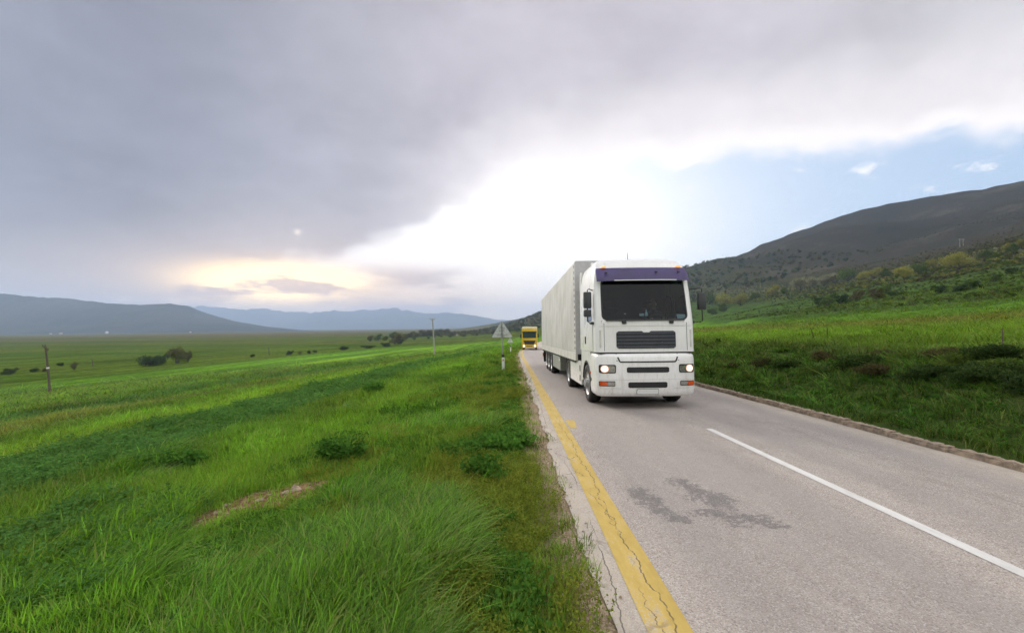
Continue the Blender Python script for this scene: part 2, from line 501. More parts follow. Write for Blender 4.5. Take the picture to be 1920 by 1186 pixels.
    f = n.mr(q, 0.28, 0.74, 0.55, 1.45, 'LINEAR')
    col = n.mix(1.0, col, n.comb(f, f, n.m('POWER', f, 0.8)), 'MULTIPLY')
    q2 = n.noise(P, 0.17, 3, 0.5)
    col = n.mix(n.m('MULTIPLY', n.mr(q2, 0.55, 0.75), n.m('MULTIPLY', n.mr(d, -40, -20, 0.0, 0.35), n.mr(d, 60, 40))), col, (.130, .150, .026))
    return col, P, d, x, y

bare_spots = []      # (x, y, rx, ry, rot) bare earth showing through the grass
for u, v, rx, ry, rot in ((490, 935, .55, .50, .60), (425, 962, .44, .40, .5), (560, 915, .36, .26, .6), (785, 1150, .07, .20, 0.0), (40, 1165, .35, .15, .3), (265, 1015, .14, .07, 0.2)):
    gx, gy, gz = ground_at(u, v)
    bare_spots.append((gx, gy, rx, ry, rot))
def bare_np(x, y):
    b = np.zeros_like(x)
    for gx, gy, rx, ry, rot in bare_spots:
        ca, sa = math.cos(rot), math.sin(rot)
        a = ((x - gx) * ca + (y - gy) * sa) / rx; c = (-(x - gx) * sa + (y - gy) * ca) / ry
        q = np.hypot(a, c) + 0.9 * fbm(x * 2.5, y * 2.5, 3)
        b = np.maximum(b, 1 - sstep(q, 0.75, 1.25))
    return b

def mat_land():
    m, n, o = new_mat('land')
    col, P, d, x, y = land_colour(n)
    r = n.vm('LENGTH', P); rn = n.new('ShaderNodeVectorMath', operation='LENGTH'); n.put(rn.inputs[0], P); r = rn.outputs['Value']
    near = n.mr(r, 45, 14)                                   # soil between the blades close by
    soil_n = n.noise(P, 3.0, 6, 0.65)
    soil = n.mix(n.mr(soil_n, 0.35, 0.65), (.045, .056, .018), (.085, .090, .030))
    col = n.mix(n.m('MULTIPLY', near, 0.5), col, soil)
    # sandy edge along the asphalt
    en = n.m('MULTIPLY', n.m('SUBTRACT', n.noise(P, 2.2, 5, 0.65), 0.5), 0.75)
    sandy = n.m('MULTIPLY', n.mr(n.m('ADD', d, en), 0.14, 0.46), n.m('LESS_THAN', d, 2.0))
    gr = n.noise(P, 38, 3, 0.7)
    sand = n.mix(n.mr(gr, 0.3, 0.7), (.20, .145, .090), (.40, .32, .23))
    col = n.mix(sandy, col, sand)
    # bare earth patches
    wobn = n.m('MULTIPLY', n.m('SUBTRACT', n.noise(P, 2.6, 4, 0.6), 0.5), 1.1)
    tot = None
    for gx, gy, rx, ry, rot in bare_spots:
        ca, sa = math.cos(rot), math.sin(rot)
        ex = n.m('SUBTRACT', x, gx); ey = n.m('SUBTRACT', y, gy)
        a = n.m('DIVIDE', n.m('ADD', n.m('MULTIPLY', ex, ca), n.m('MULTIPLY', ey, sa)), rx)
        b = n.m('DIVIDE', n.m('SUBTRACT', n.m('MULTIPLY', ey, ca), n.m('MULTIPLY', ex, sa)), ry)
        q = n.m('ADD', n.m('SQRT', n.m('ADD', n.m('MULTIPLY', a, a), n.m('MULTIPLY', b, b))), wobn)
        k = n.mr(q, 1.35, 0.9)
        tot = k if tot is None else n.m('MAXIMUM', tot, k)
    earth = n.mix(n.mr(n.noise(P, 14, 5, 0.65), 0.35, 0.65), (.10, .058, .030), (.25, .165, .095))
    col = n.mix(tot, col, earth)
    h = n.m('ADD', n.noise(P, 9.0, 5, 0.7), n.m('MULTIPLY', n.noise(P, 0.6, 5, 0.7), 2.0))
    princ(n, o, col, 1.0, 0, 0.0, 0, bump(n, h, 0.55, 0.10))
    return m
def mat_blade(name, tint, land=0.75, trans=0.38, gain=1.0):
    """grass blades: the land's colour at that place, varied blade by blade, thin enough to let light through"""
    m, n, o = new_mat(name)
    at = n.new('ShaderNodeAttribute', attribute_type='INSTANCER', attribute_name='col'); col = at.outputs['Color']
    gi = n.new('ShaderNodeNewGeometry').outputs['Random Per Island']
    oi = n.new('ShaderNodeObjectInfo').outputs['Random']
    col = n.mix(1 - land, col, tint)
    f = n.m('MULTIPLY', n.mr(gi, 0, 1, 0.6, 1.4, 'LINEAR'), n.mr(oi, 0, 1, 0.62 * gain, 1.38 * gain, 'LINEAR'))
    col = n.mix(1.0, col, n.comb(f, f, f), 'MULTIPLY')
    col = n.mix(n.mr(gi, 0.66, 0.70, 0, 0.25), col, (.15, .270, .026))      # yellower ones
    col = n.mix(n.mr(gi, 0.14, 0.10, 0, 0.45), col, (.035, .100, .022))      # darker ones
    col = n.mix(n.mr(gi, 0.93, 0.95, 0, 0.6), col, (.22, .18, .07))     # a few dry blades
    df = n.new('ShaderNodeBsdfDiffuse'); n.put(df.inputs[0], col)
    tr = n.new('ShaderNodeBsdfTranslucent'); n.put(tr.inputs[0], n.mix(1.0, col, (1.25, 1.2, 0.6), 'MULTIPLY'))
    gl = n.new('ShaderNodeBsdfGlossy'); gl.inputs['Roughness'].default_value = 0.45; n.put(gl.inputs[0], (.5, .5, .5))
    a = n.new('ShaderNodeMixShader'); a.inputs[0].default_value = trans
    n.t.links.new(df.outputs[0], a.inputs[1]); n.t.links.new(tr.outputs[0], a.inputs[2])
    b = n.new('ShaderNodeMixShader'); b.inputs[0].default_value = 0.018
    n.t.links.new(a.outputs[0], b.inputs[1]); n.t.links.new(gl.outputs[0], b.inputs[2])
    n.t.links.new(b.outputs[0], o.inputs[0])
    return m
def mat_leaf(name, c0, c1, trans=0.3):
    m, n, o = new_mat(name)
    gi = n.new('ShaderNodeNewGeometry').outputs['Random Per Island']
    oi = n.new('ShaderNodeObjectInfo').outputs['Random']
    P = n.pos()
    q = n.noise(P, 0.9, 3, 0.6)
    col = n.mix(n.m('ADD', n.m('MULTIPLY', gi, 0.6), n.m('MULTIPLY', n.mr(q, 0.3, 0.7), 0.4)), c0, c1)
    f = n.mr(oi, 0, 1, 0.82, 1.2, 'LINEAR')
    col = n.mix(1.0, col, n.comb(f, f, f), 'MULTIPLY')
    df = n.new('ShaderNodeBsdfDiffuse'); n.put(df.inputs[0], col)
    tr = n.new('ShaderNodeBsdfTranslucent'); n.put(tr.inputs[0], col)
    a = n.new('ShaderNodeMixShader'); a.inputs[0].default_value = trans
    n.t.links.new(df.outputs[0], a.inputs[1]); n.t.links.new(tr.outputs[0], a.inputs[2])
    n.t.links.new(a.outputs[0], o.inputs[0])
    return m

def crack_mask(n, P):
    x, y, z = n.sep(P)
    def line(x0, a1, s1, a2, s2, wd, seed):
        w1 = n.m('MULTIPLY', n.m('SUBTRACT', n.noise(n.comb(seed, n.m('MULTIPLY', y, s1), 0), 1.0, 2, 0.5), 0.5), a1)
        w2 = n.m('MULTIPLY', n.m('SUBTRACT', n.noise(n.comb(seed + 4, n.m('MULTIPLY', y, s2), 0), 1.0, 3, 0.7), 0.5), a2)
        e = n.m('ABSOLUTE', n.m('SUBTRACT', n.m('SUBTRACT', x, x0), n.m('ADD', w1, w2)))
        return n.mr(e, wd, wd * 0.45)
    c1 = n.m('MULTIPLY', line(0.945, 0.34, 0.55, 0.16, 4.0, 0.008, 1.7), n.mr(y, 9.5, 7.5))
    c1b = n.m('MULTIPLY', line(0.93, 0.50, 0.45, 0.20, 4.5, 0.006, 3.9), n.mr(n.noise(n.comb(5.0, n.m('MULTIPLY', y, 0.6), 0), 1.0, 2), 0.46, 0.56))
    c1 = n.m('MULTIPLY', n.m('MAXIMUM', c1, c1b), n.mr(n.noise(P, 9.0, 3, 0.6), 0.36, 0.52, 0.25, 1.0))
    c2 = n.m('MULTIPLY', line(0.70, 0.40, 0.30, 0.08, 5.0, 0.007, 9.1), n.mr(n.noise(n.comb(2.0, n.m('MULTIPLY', y, 0.5), 0), 1.0, 2), 0.45, 0.55))
    c4 = n.m('MULTIPLY', n.m('MULTIPLY', line(5.15, 0.5, 0.28, 0.06, 5.0, 0.010, 5.3), n.mr(n.noise(n.comb(8.0, n.m('MULTIPLY', y, 0.4), 0), 1.0, 2), 0.45, 0.55)), 0.55)
    v = n.new('ShaderNodeTexVoronoi', feature='DISTANCE_TO_EDGE')
    wob = n.noise(P, 5.0, 3, 0.6)
    vv = n.vm('ADD', n.vm('MULTIPLY', P, (1.3, 0.9, 0.0)), n.comb(n.m('MULTIPLY', wob, 0.35), n.m('MULTIPLY', n.noise(P, 4.0, 3, 0.6), 0.3), 0))
    n.put(v.inputs['Vector'], vv); v.inputs['Scale'].default_value = 1.0
    c3 = n.m('MULTIPLY', n.mr(v.outputs[0], 0.012, 0.004), n.m('MULTIPLY', n.mr(x, 1.0, 0.86), n.mr(n.noise(P, 0.8, 2), 0.42, 0.5)))
    return n.m('MAXIMUM', n.m('MAXIMUM', c1, c2), n.m('MAXIMUM', n.m('MULTIPLY', c3, 0.8), c4))
def asphalt_colour(n, P):
    x, y, z = n.sep(P)
    grain = n.noise(P, 85, 3, 0.75)
    agg = n.new('ShaderNodeTexVoronoi', feature='F1'); n.put(agg.inputs['Vector'], P); agg.inputs['Scale'].default_value = 110
    big = n.noise(n.vm('MULTIPLY', P, (0.9, 0.25, 1.0)), 1.0, 5, 0.6)
    med = n.noise(n.vm('MULTIPLY', P, (5.0, 2.2, 1.0)), 1.0, 5, 0.65)
    col = n.mix(n.mr(big, 0.3, 0.7), (.270, .232, .207), (.358, .310, .274))
    col = n.mix(n.mr(med, 0.35, 0.72, 0, 0.5), col, (.405, .360, .318))
    g = n.mr(grain, 0.25, 0.75, 0.62, 1.36, 'LINEAR')
    col = n.mix(1.0, col, n.comb(g, g, g), 'MULTIPLY')
    chip = n.sep(agg.outputs['Color'])[0]
    col = n.mix(n.mr(chip, 0.80, 0.92, 0, 0.55), col, (.52, .50, .48))
    col = n.mix(n.mr(chip, 0.20, 0.06, 0, 0.55), col, (.11, .10, .10))
    # sandy dust near both edges
    dust = n.m('MAXIMUM', n.mr(x, 1.15, 0.55), n.mr(x, 5.6, 6.35))
    col = n.mix(n.m('MULTIPLY', dust, n.mr(med, 0.3, 0.6, 0.25, 0.75)), col, (.46, .40, .325))
    for wx in (1.55, 3.05, 4.45, 5.75):
        tr_ = n.m('MULTIPLY', n.mr(n.m('ABSOLUTE', n.m('SUBTRACT', n.m('ADD', x, n.m('MULTIPLY', n.m('SUBTRACT', big, 0.5), 0.3)), wx)), 0.42, 0.08), n.mr(med, 0.3, 0.65, 0.10, 0.36))
        col = n.mix(tr_, col, (.235, .212, .205))
    # darker traffic polish in the lanes
    lane = n.m('MULTIPLY', n.mr(n.m('ABSOLUTE', n.m('SUBTRACT', x, 2.35)), 1.1, 0.4), n.mr(big, 0.35, 0.65, 0.15, 0.5))
    col = n.mix(lane, col, (.255, .228, .220))
    return col, x, y, grain, agg.outputs['Distance']
def mat_asphalt():
    m, n, o = new_mat('asphalt')
    P = n.pos()
    col, x, y, grain, cell = asphalt_colour(n, P)
    # worn-through dark patches
    def blob(cx, cy, rx, ry, rot=0.0):
        ca, sa = math.cos(rot), math.sin(rot)
        ex = n.m('ADD', n.m('SUBTRACT', x, cx), wx_); ey = n.m('ADD', n.m('SUBTRACT', y, cy), wy_)
        a = n.m('DIVIDE', n.m('ADD', n.m('MULTIPLY', ex, ca), n.m('MULTIPLY', ey, sa)), rx)
        b = n.m('DIVIDE', n.m('SUBTRACT', n.m('MULTIPLY', ey, ca), n.m('MULTIPLY', ex, sa)), ry)
        return n.mr(n.m('SQRT', n.m('ADD', n.m('MULTIPLY', a, a), n.m('MULTIPLY', b, b))), 0.1, 1.45, 1, 0, 'LINEAR')
    wx_ = n.m('MULTIPLY', n.m('SUBTRACT', n.noise(P, 6.0, 4, 0.6), 0.5), 0.55); wy_ = n.m('MULTIPLY', n.m('SUBTRACT', n.noise(n.vm('ADD', P, (7, 3, 0)), 4.0, 4, 0.6), 0.5), 0.9)
    dk = None
    for q in ((1.44, 4.85, .16, .30), (1.52, 4.45, .12, .30), (1.58, 4.20, .10, .10), (2.02, 5.15, .14, .40, .1), (2.15, 4.70, .22, .36), (1.95, 4.32, .26, .09), (2.25, 4.22, .18, .20, -.3), (2.38, 4.05, .20, .09)):
        b = blob(*q); dk = b if dk is None else n.m('MAXIMUM', dk, b)
    sn = n.noise(n.vm('MULTIPLY', P, (1.0, 0.7, 1.0)), 30, 6, 0.8)
    dk = n.mr(n.m('ADD', n.m('MULTIPLY', dk, 0.85), n.m('MULTIPLY', n.m('SUBTRACT', sn, 0.5), 3.0)), 0.34, 0.48)
    dk = n.m('MULTIPLY', dk, n.mr(grain, 0.38, 0.56, 0.15, 1.0))
    col = n.mix(n.m('MULTIPLY', dk, 0.80), col, (.070, .069, .070))
    # a few specks
    sp = n.noise(P, 7.0, 2, 0.5)
    col = n.mix(n.mr(sp, 0.76, 0.79, 0, 0.7), col, (.07, .065, .06))
    ck = crack_mask(n, P)
    col = n.mix(n.m('MULTIPLY', ck, 0.72), col, (.070, .055, .050))
    hh = n.m('SUBTRACT', n.m('ADD', grain, n.m('MULTIPLY', cell, 1.2)), n.m('MULTIPLY', ck, 3.0))
    princ(n, o, col, n.mr(dk, 0, 1, 0.82, 0.55), 0, 0.35, 0, bump(n, hh, 0.35, 0.008))
    return m
def mat_paint(name, c, wear):
    m, n, o = new_mat(name)
    P = n.pos()
    col, x, y, grain, cell = asphalt_colour(n, P)
    wn = n.noise(n.vm('MULTIPLY', P, (6, 2, 1)), 1.0, 6, 0.7)
    k = n.mr(n.m('ADD', n.m('MULTIPLY', grain, 0.45), n.m('MULTIPLY', wn, 0.75)), wear - 0.06, wear + 0.06)
    g = n.mr(wn, 0.3, 0.7, 0.80, 1.12, 'LINEAR')
    pc = n.mix(1.0, c, n.comb(g, g, g), 'MULTIPLY')
    col = n.mix(n.m('MULTIPLY', k, 0.8), pc, col)
    ck = crack_mask(n, P)
    col = n.mix(n.m('MULTIPLY', ck, 0.8), col, (.085, .060, .045))
    princ(n, o, col, 0.7, 0, 0.35, 0, bump(n, n.m('SUBTRACT', grain, n.m('MULTIPLY', ck, 3.0)), 0.25, 0.006))
    return m
M_land = mat_land()
M_asph = mat_asphalt()
M_yel = mat_paint('yellow_road_paint', (.47, .335, .085), 0.70)
M_wht = mat_paint('white_road_paint', (.60, .59, .57), 0.74)
M_kerb = simple('kerb_concrete', (.34, .262, .190), 0.9, var=0.55, vscale=9.0, bmp=0.8)
def mat_white():
    m, n, o = new_mat('white_lacquer')
    p = n.new('ShaderNodeTexCoord').outputs['Object']
    z = n.sep(p)[2]
    a = n.noise(p, 1.4, 4, 0.6); b = n.noise(n.vm('MULTIPLY', p, (9, 9, 2.2)), 1.0, 5, 0.7)
    col = n.mix(n.mr(a, 0.3, 0.7), (.80, .785, .77), (.86, .85, .835))
    # road grime thrown up over the lower panels, and rain streaks
    col = n.mix(n.m('MULTIPLY', n.mr(b, 0.48, 0.72), n.mr(z, 1.9, 0.35, 0.06, 0.42)), col, (.42, .36, .29))
    princ(n, o, col, n.mr(b, 0.3, 0.7, 0.24, 0.42), 0, 0.5, 0.4)
    return m
M_white = mat_white()
M_black = simple('black_plastic', (.018, .018, .02), 0.45, var=0.2)
M_dgrey = simple('dark_grey_plastic', (.045, .047, .052), 0.5, var=0.2)
M_slat = simple('grille_slat_grey', (.060, .066, .085), 0.38, var=0.15)
M_rubber = simple('tyre_rubber', (.022, .021, .021), 0.85, var=0.3, bmp=0.2)
M_rim = simple('wheel_rim_paint', (.42, .42, .42), 0.42, 0.5, var=0.3, vscale=9)
M_chassis = simple('chassis_dirt_black', (.022, .021, .020), 0.8, var=0.4)
M_purple = simple('purple_visor_plastic', (.052, .034, .130), 0.45, coat=0.0, var=0.25, vscale=2.5)
M_orange = simple('orange_lens', (.62, .085, .012), 0.2, coat=0.6)
M_amber = simple('amber_lamp_lit', (.9, .35, .05), 0.3, emit=(1.0, .45, .12), estr=.35)
M_lamp = simple('headlamp_lit', (1, .95, .85), 0.3, emit=(1.0, .84, .66), estr=1.6)
M_bowl = simple('headlamp_bowl', (.75, .55, .45), 0.3, 0.3, emit=(1.0, .55, .38), estr=.28)
M_chrome = simple('lamp_reflector', (.55, .55, .53), 0.22, 0.9, var=0.3, vscale=30)
M_mirror = simple('mirror_glass', (.7, .7, .72), 0.05, 1.0, var=0.02)
M_plate = simple('number_plate_white', (.78, .78, .76), 0.4, var=0.03)
M_zinc = simple('galvanised_steel', (.36, .37, .38), 0.5, 0.6, var=0.25, vscale=14)
M_signback = simple('sign_back_grey', (.62, .64, .64), 0.5, 0.0, var=0.22, vscale=7)
M_boxgrey = simple('pallet_box_steel', (.30, .31, .27), 0.5, 0.2, var=0.2, vscale=3)
M_railw = simple('trailer_rail_white', (.62, .60, .55), 0.5, var=0.2, vscale=3)
M_wood = simple('weathered_pole_wood', (.115, .085, .065), 0.9, var=0.4, vscale=5, bmp=0.4)
M_conc = simple('pole_concrete', (.36, .34, .29), 0.9, var=0.25, vscale=4)
M_bark = simple('tree_bark', (.075, .060, .045), 0.95, var=0.4, vscale=8, bmp=0.6)
M_stone = simple('limestone', (.30, .225, .15), 0.9, var=0.4, vscale=12, bmp=0.5)
M_yellow = simple('yellow_lacquer', (.70, .45, .03), 0.3, coat=0.4, var=0.06, vscale=1.5)
M_cream = simple('cream_lacquer', (.78, .70, .46), 0.4, var=0.06)
M_seat = simple('cab_seat_cloth', (.035, .036, .042), 0.9)
M_dash = simple('cab_dashboard', (.030, .032, .036), 0.7)
M_skin = simple('skin', (.42, .24, .165), 0.5, var=0.1)
M_shirt = simple('dark_shirt', (.040, .042, .050), 0.9)
M_hair = simple('dark_hair', (.020, .014, .010), 0.7)
M_house = simple('house_plaster', (.50, .48, .46), 0.9)
M_roof = simple('house_roof_tiles', (.30, .12, .07), 0.9)
M_winglass = simple('house_window', (.05, .06, .07), 0.1)
def mat_glass(name, tint, refl=1.0):
    m, n, o = new_mat(name)
    t = n.new('ShaderNodeBsdfTransparent'); n.put(t.inputs[0], tint)
    g = n.new('ShaderNodeBsdfGlossy'); g.inputs['Roughness'].default_value = 0.02
    fr = n.new('ShaderNodeFresnel'); fr.inputs['IOR'].default_value = 1.5
    k = n.m('MULTIPLY', fr.outputs[0], refl)
    a = n.new('ShaderNodeMixShader')
    n.put(a.inputs[0], k); n.t.links.new(t.outputs[0], a.inputs[1]); n.t.links.new(g.outputs[0], a.inputs[2])
    n.t.links.new(a.outputs[0], o.inputs[0])
    return m
M_glass = mat_glass('windscreen_glass', (.38, .52, .57), 0.55)
M_sglass = mat_glass('side_glass', (.70, .80, .76), 2.5)
M_lens = mat_glass('lamp_lens', (.95, .95, .95), 0.8)
def mat_tarp():
    m, n, o = new_mat('tarpaulin')
    p = n.new('ShaderNodeTexCoord').outputs['Object']
    a = n.noise(n.vm('MULTIPLY', p, (1, 0.9, 0.5)), 1.0, 5, 0.6)
    col = n.mix(n.mr(a, 0.3, 0.7), (.49, .475, .445), (.60, .58, .55))
    dirt = n.noise(n.vm('MULTIPLY', p, (1, 3, 0.6)), 1.5, 5, 0.7)
    col = n.mix(n.mr(dirt, 0.50, 0.72, 0, 0.5), col, (.30, .28, .25))
    # tension folds: long, slightly slanted
    q = n.vm('MULTIPLY', p, (1.0, 2.2, 0.40))
    f1 = n.noise(q, 0.7, 2, 0.45, 0.4)
    f2 = n.noise(n.vm('MULTIPLY', p, (1, 0.8, 1.1)), 1.1, 2, 0.45, 0.8)
    princ(n, o, col, 0.46, 0, 0.45, 0, bump(n, n.m('ADD', f1, n.m('MULTIPLY', f2, 0.35)), 0.36, 0.15))
    return m
M_tarp = mat_tarp()
M_tarpf = simple('trailer_front_wall_grey', (.58, .56, .58), 0.5, var=0.1)

# ------------------------------------------------------------------ ground sheet (polar grid: fine near the camera, reaching the horizon)
def build_ground():
    rs = np.concatenate([[0.0], np.geomspace(0.6, 8400, 325)])
    front = np.arange(-66, 60.01, 0.28)
    rest = np.arange(65, 294 - 0.01, 5.0)
    az_ = np.radians(np.concatenate([front, rest]))
    n = len(az_)
    RR, AA = np.meshgrid(rs[1:], az_, indexing='ij')
    X = RR * np.sin(AA); Y = RR * np.cos(AA)
    Z = terrain(X, Y)
    V = np.concatenate([[[0, 0, float(terrain(0, 0))]], np.stack([X, Y, Z], -1).reshape(-1, 3)])
    k = np.arange(len(rs) - 2)[:, None] * n; j = np.arange(n)[None, :]
    j2 = (j + 1) % n
    F = np.stack([1 + k + j, 1 + k + n + j, 1 + k + n + j2, 1 + k + j2], -1).reshape(-1, 4)
    me = npmesh('ground', V, F[:, ::-1][:, [3, 2, 1, 0]][:, ::-1])
    bm = bmesh.new(); bm.from_mesh(me); bm.verts.ensure_lookup_table()
    for i in range(n):
        bm.faces.new((bm.verts[0], bm.verts[1 + i], bm.verts[1 + (i + 1) % n]))
    bmesh.ops.recalc_face_normals(bm, faces=bm.faces)
    bm.faces.ensure_lookup_table()
    if bm.faces[100].normal.z < 0: bmesh.ops.reverse_faces(bm, faces=bm.faces)
    bm.to_mesh(me); bm.free()
    o = link('ground', me, M_land, smooth=True)
    tag(o, kind='structure')
build_ground()

# ------------------------------------------------------------------ road
def strip(name, x0f, x1f, ys, dz, mat, nx=2, parent=None):
    V, F = [], []
    for y in ys:
        a, b = x0f(y), x1f(y)
        for k in range(nx + 1):
            x = a + (b - a) * k / nx
            camber = -0.0035 * (x - 3.5) ** 2 * 0.5
            V.append((x + float(croad(y)), y, float(zroad(y)) + camber * 0.6 + dz))
    w_ = nx + 1
    for i in range(len(ys) - 1):
        for k in range(nx):
            F.append((i * w_ + k, i * w_ + k + 1, (i + 1) * w_ + k + 1, (i + 1) * w_ + k))
    me = pydata(name, V, F)
    return tag(link(name, me, mat, parent, smooth=True), kind='structure')
ys_road = np.concatenate([np.arange(-14, 12, 0.12), np.arange(12, 60, 0.6), np.arange(60, 236, 4.0)])
jl = lambda y: ASPH_L + 0.10 * float(fbm(np.array(y * 1.3), np.array(4.2), 4)) + 0.05 * float(vnoise(np.array(y * 7.0), np.array(1.0)))
road = strip('road', jl, lambda y: KERB + 0.02, ys_road, 0.0, M_asph, nx=10)
ys_yel = np.concatenate([np.arange(-14, 12, 0.25), np.arange(12, 60, 1.0), np.arange(60, 232, 4.0)])
strip('yellow_edge_line', lambda y: YEL_L + .02 * float(vnoise(np.array(y * .7), np.array(8.0))), lambda y: YEL_R + .025 * float(vnoise(np.array(y * .9), np.array(2.0))), ys_yel, 0.004, M_yel, 2, road)
strip('white_centre_line', lambda y: 3.62 + .03 * (y < 6) * (6 - y) / 3 , lambda y: 3.74 + .03 * (y < 6) * (6 - y) / 3, np.arange(2.0, 8.31, 0.25), 0.004, M_wht, 2, road)
for y0 in (-9.0, 22.0, 35.0, 48.0, 61.0, 74.0):
    strip('white_centre_line', lambda y: 3.62, lambda y: 3.74, np.arange(y0, y0 + 5.01, 0.5), 0.004, M_wht, 2, road)
strip('yellow_paint_mark', lambda y: 1.10, lambda y: 1.24 + .04 * (y > 8.8), np.arange(8.45, 9.30, 0.1), 0.004, M_yel, 1, road)

# kerb stones along the right edge, each laid a little differently
kerb = empty('kerb', (KERB, 4, float(zroad(4.0))))
tag(kerb, kind='structure')
def stone_mesh(seed, L):
    r_ = random.Random(seed)
    bm = bmesh.new(); bmesh.ops.create_cube(bm, size=1)
    for q in bm.verts: q.co = Vector((q.co.x * 0.20, q.co.y * (L - 0.012), q.co.z * 0.24))
    bmesh.ops.subdivide_edges(bm, edges=[e for e in bm.edges if abs(e.verts[0].co.y - e.verts[1].co.y) > 0.1], cuts=5)
    bmesh.ops.bevel(bm, geom=[e for e in bm.edges if abs(e.verts[0].co.z - .12) < 1e-4 and abs(e.verts[1].co.z - .12) < 1e-4], offset=0.03, segments=2, affect='EDGES')
    for q in bm.verts:
        q.co += Vector((r_.uniform(-1, 1) * .008, r_.uniform(-1, 1) * .004, r_.uniform(-1, 1) * .006))
        if q.co.z > 0.05 and r_.random() < 0.10: q.co.z -= r_.uniform(0.01, 0.03)
    me = bpy.data.meshes.new('kerb_stone'); bm.to_mesh(me); bm.free()
    me.materials.append(M_kerb)
    return me
stones = [stone_mesh(i, 1.0) for i in range(8)]
y = 0.5
k = 0
while y < 62:
    st = link('kerb_stone', stones[(k * 5 + k // 3) % 8], parent=kerb)
    yc = y + 0.5
    lowered = 0.025 if yc < 7.4 else 0.0
    st.location = Vector((KERB + 0.09 + float(croad(yc)) + random.uniform(-.018, .018), yc, float(zroad(yc)) - 0.022 - lowered - random.uniform(0, .02))) - kerb.location
    st.rotation_euler = (-0.024, random.uniform(-.04, .04), random.uniform(-.014, .014))
    y += 1.0; k += 1


# ------------------------------------------------------------------ mountains beyond the plain
def mat_mountain():
    m, n, o = new_mat('mountain_forest')
    P = n.pos()
    q = n.noise(n.vm('MULTIPLY', P, (.0016, .0016, .004)), 1.0, 7, 0.6)
    col = n.mix(n.mr(q, 0.35, 0.65), (.022, .030, .020), (.060, .060, .045))
    princ(n, o, col, 1.0, 0, 0.0)
    return m
M_mtn = mat_mountain()
def mountain(name, ridge, depth, thick, seed):
    """ridge: (photo x, photo y) of the skyline, put at its real distance with slopes on both sides"""
    us = np.linspace(ridge[0][0], ridge[-1][0], 260)
    vs_ = np.interp(us, [r[0] for r in ridge], [r[1] for r in ridge])
    ts = np.linspace(-1, 1, 33)
    V = []
    for i, (u, v) in enumerate(zip(us, vs_)):
        rx, rz = pix_ray(u, v)
        for t in ts:
            Y = depth + thick * t
            X = rx * depth + 0.35 * thick * t * (-1 if rx < 0 else -1)
            H = CZ + rz * depth - PLAIN
            prof = max(0.0, 1 - abs(t) ** 1.15)
            gul = 1 - 0.32 * (1 - prof) * (0.5 + float(fbm(np.array(u * .045 + t * 1.7), np.array(seed + t * .8), 4)))
            jag = float(fbm(np.array(u * .11), np.array(seed * 3.1), 4)) * (0.03 if depth < 4000 else 0.11) * H
            V.append((X, Y, PLAIN - 6 + (H + 6) * prof * gul + jag * prof))
    n = len(ts)
    F = [(i * n + k, (i + 1) * n + k, (i + 1) * n + k + 1, i * n + k + 1) for i in range(len(us) - 1) for k in range(n - 1)]
    me = pydata(name, V, F)
    bm = bmesh.new(); bm.from_mesh(me); bmesh.ops.recalc_face_normals(bm, faces=bm.faces); bm.to_mesh(me); bm.free()
    return tag(link(name, me, M_mtn, smooth=True), kind='structure')
mountain('mountain_range', [(-420, 530), (-200, 541), (0, 550), (60, 556), (140, 560), (200, 568), (260, 571), (320, 569), (350, 573), (390, 588), (440, 602), (500, 612), (560, 618), (640, 622)], 2600, 700, 3.0)
mountain('far_mountain_range', [(250, 580), (345, 573), (400, 575), (440, 579), (480, 578), (540, 585), (585, 586), (622, 581), (655, 584), (675, 580), (700, 582), (725, 577), (745, 578), (765, 583), (800, 587), (840, 586), (880, 590), (930, 598), (1000, 606), (1080, 612)], 7000, 1200, 8.0)

# ------------------------------------------------------------------ foliage builders
def leaf_quads(C, size, aspect=0.6, flat=0.0, r_=None):
    r_ = r_ or rng
    n = len(C)
    a = r_.normal(size=(n, 3)); a /= np.linalg.norm(a, axis=1)[:, None]
    b = r_.normal(size=(n, 3))
    if flat: a[:, 2] *= (1 - flat); b[:, 2] *= (1 - flat); a /= np.linalg.norm(a, axis=1)[:, None]
    b -= a * np.sum(a * b, 1)[:, None]; b /= np.linalg.norm(b, axis=1)[:, None]
    s = (np.asarray(size) * r_.uniform(0.6, 1.35, n))[:, None]
    V = np.stack([C - a * s * .5, C + b * s * aspect * .5, C + a * s * .5, C - b * s * aspect * .5], 1).reshape(-1, 3)
    F = np.arange(4 * n).reshape(n, 4)
    return V, F
def lobe_points(lobes, n):
    vol = np.array([l[3] * l[4] * l[5] for l in lobes]) ** 0.72
    cnt = rng.multinomial(n, vol / vol.sum())
    out = []
    for l, c in zip(lobes, cnt):
        d = rng.normal(size=(c, 3)); d /= np.linalg.norm(d, axis=1)[:, None]
        r = rng.random(c) ** 0.42
        # ragged: push whole directions in and out
        r = r * (0.78 + 0.55 * vnoise(d[:, 0] * 2.3 + l[0] * 7 + 50, d[:, 1] * 2.3 + d[:, 2] * 3.1 + 50) + 0.15)
        out.append(np.array(l[:3]) + d * r[:, None] * np.array(l[3:]))
    return np.concatenate(out)
def crown_mesh(name, lobes, n, size, mat, aspect=0.62):
    V, F = leaf_quads(lobe_points(lobes, n), size, aspect)
    me = npmesh(name, V, F); me.materials.append(mat)
    return me
M_leaf_pale = mat_leaf('pale_spring_leaves', (.170, .185, .035), (.360, .340, .095), 0.45)
M_leaf_blossom = mat_leaf('white_blossom_leaves', (.150, .165, .060), (.46, .44, .31), 0.45)
M_leaf_green = mat_leaf('green_leaves', (.050, .090, .016), (.120, .165, .032), 0.35)
M_leaf_dark = mat_leaf('dark_bush_leaves', (.018, .038, .012), (.060, .092, .024))
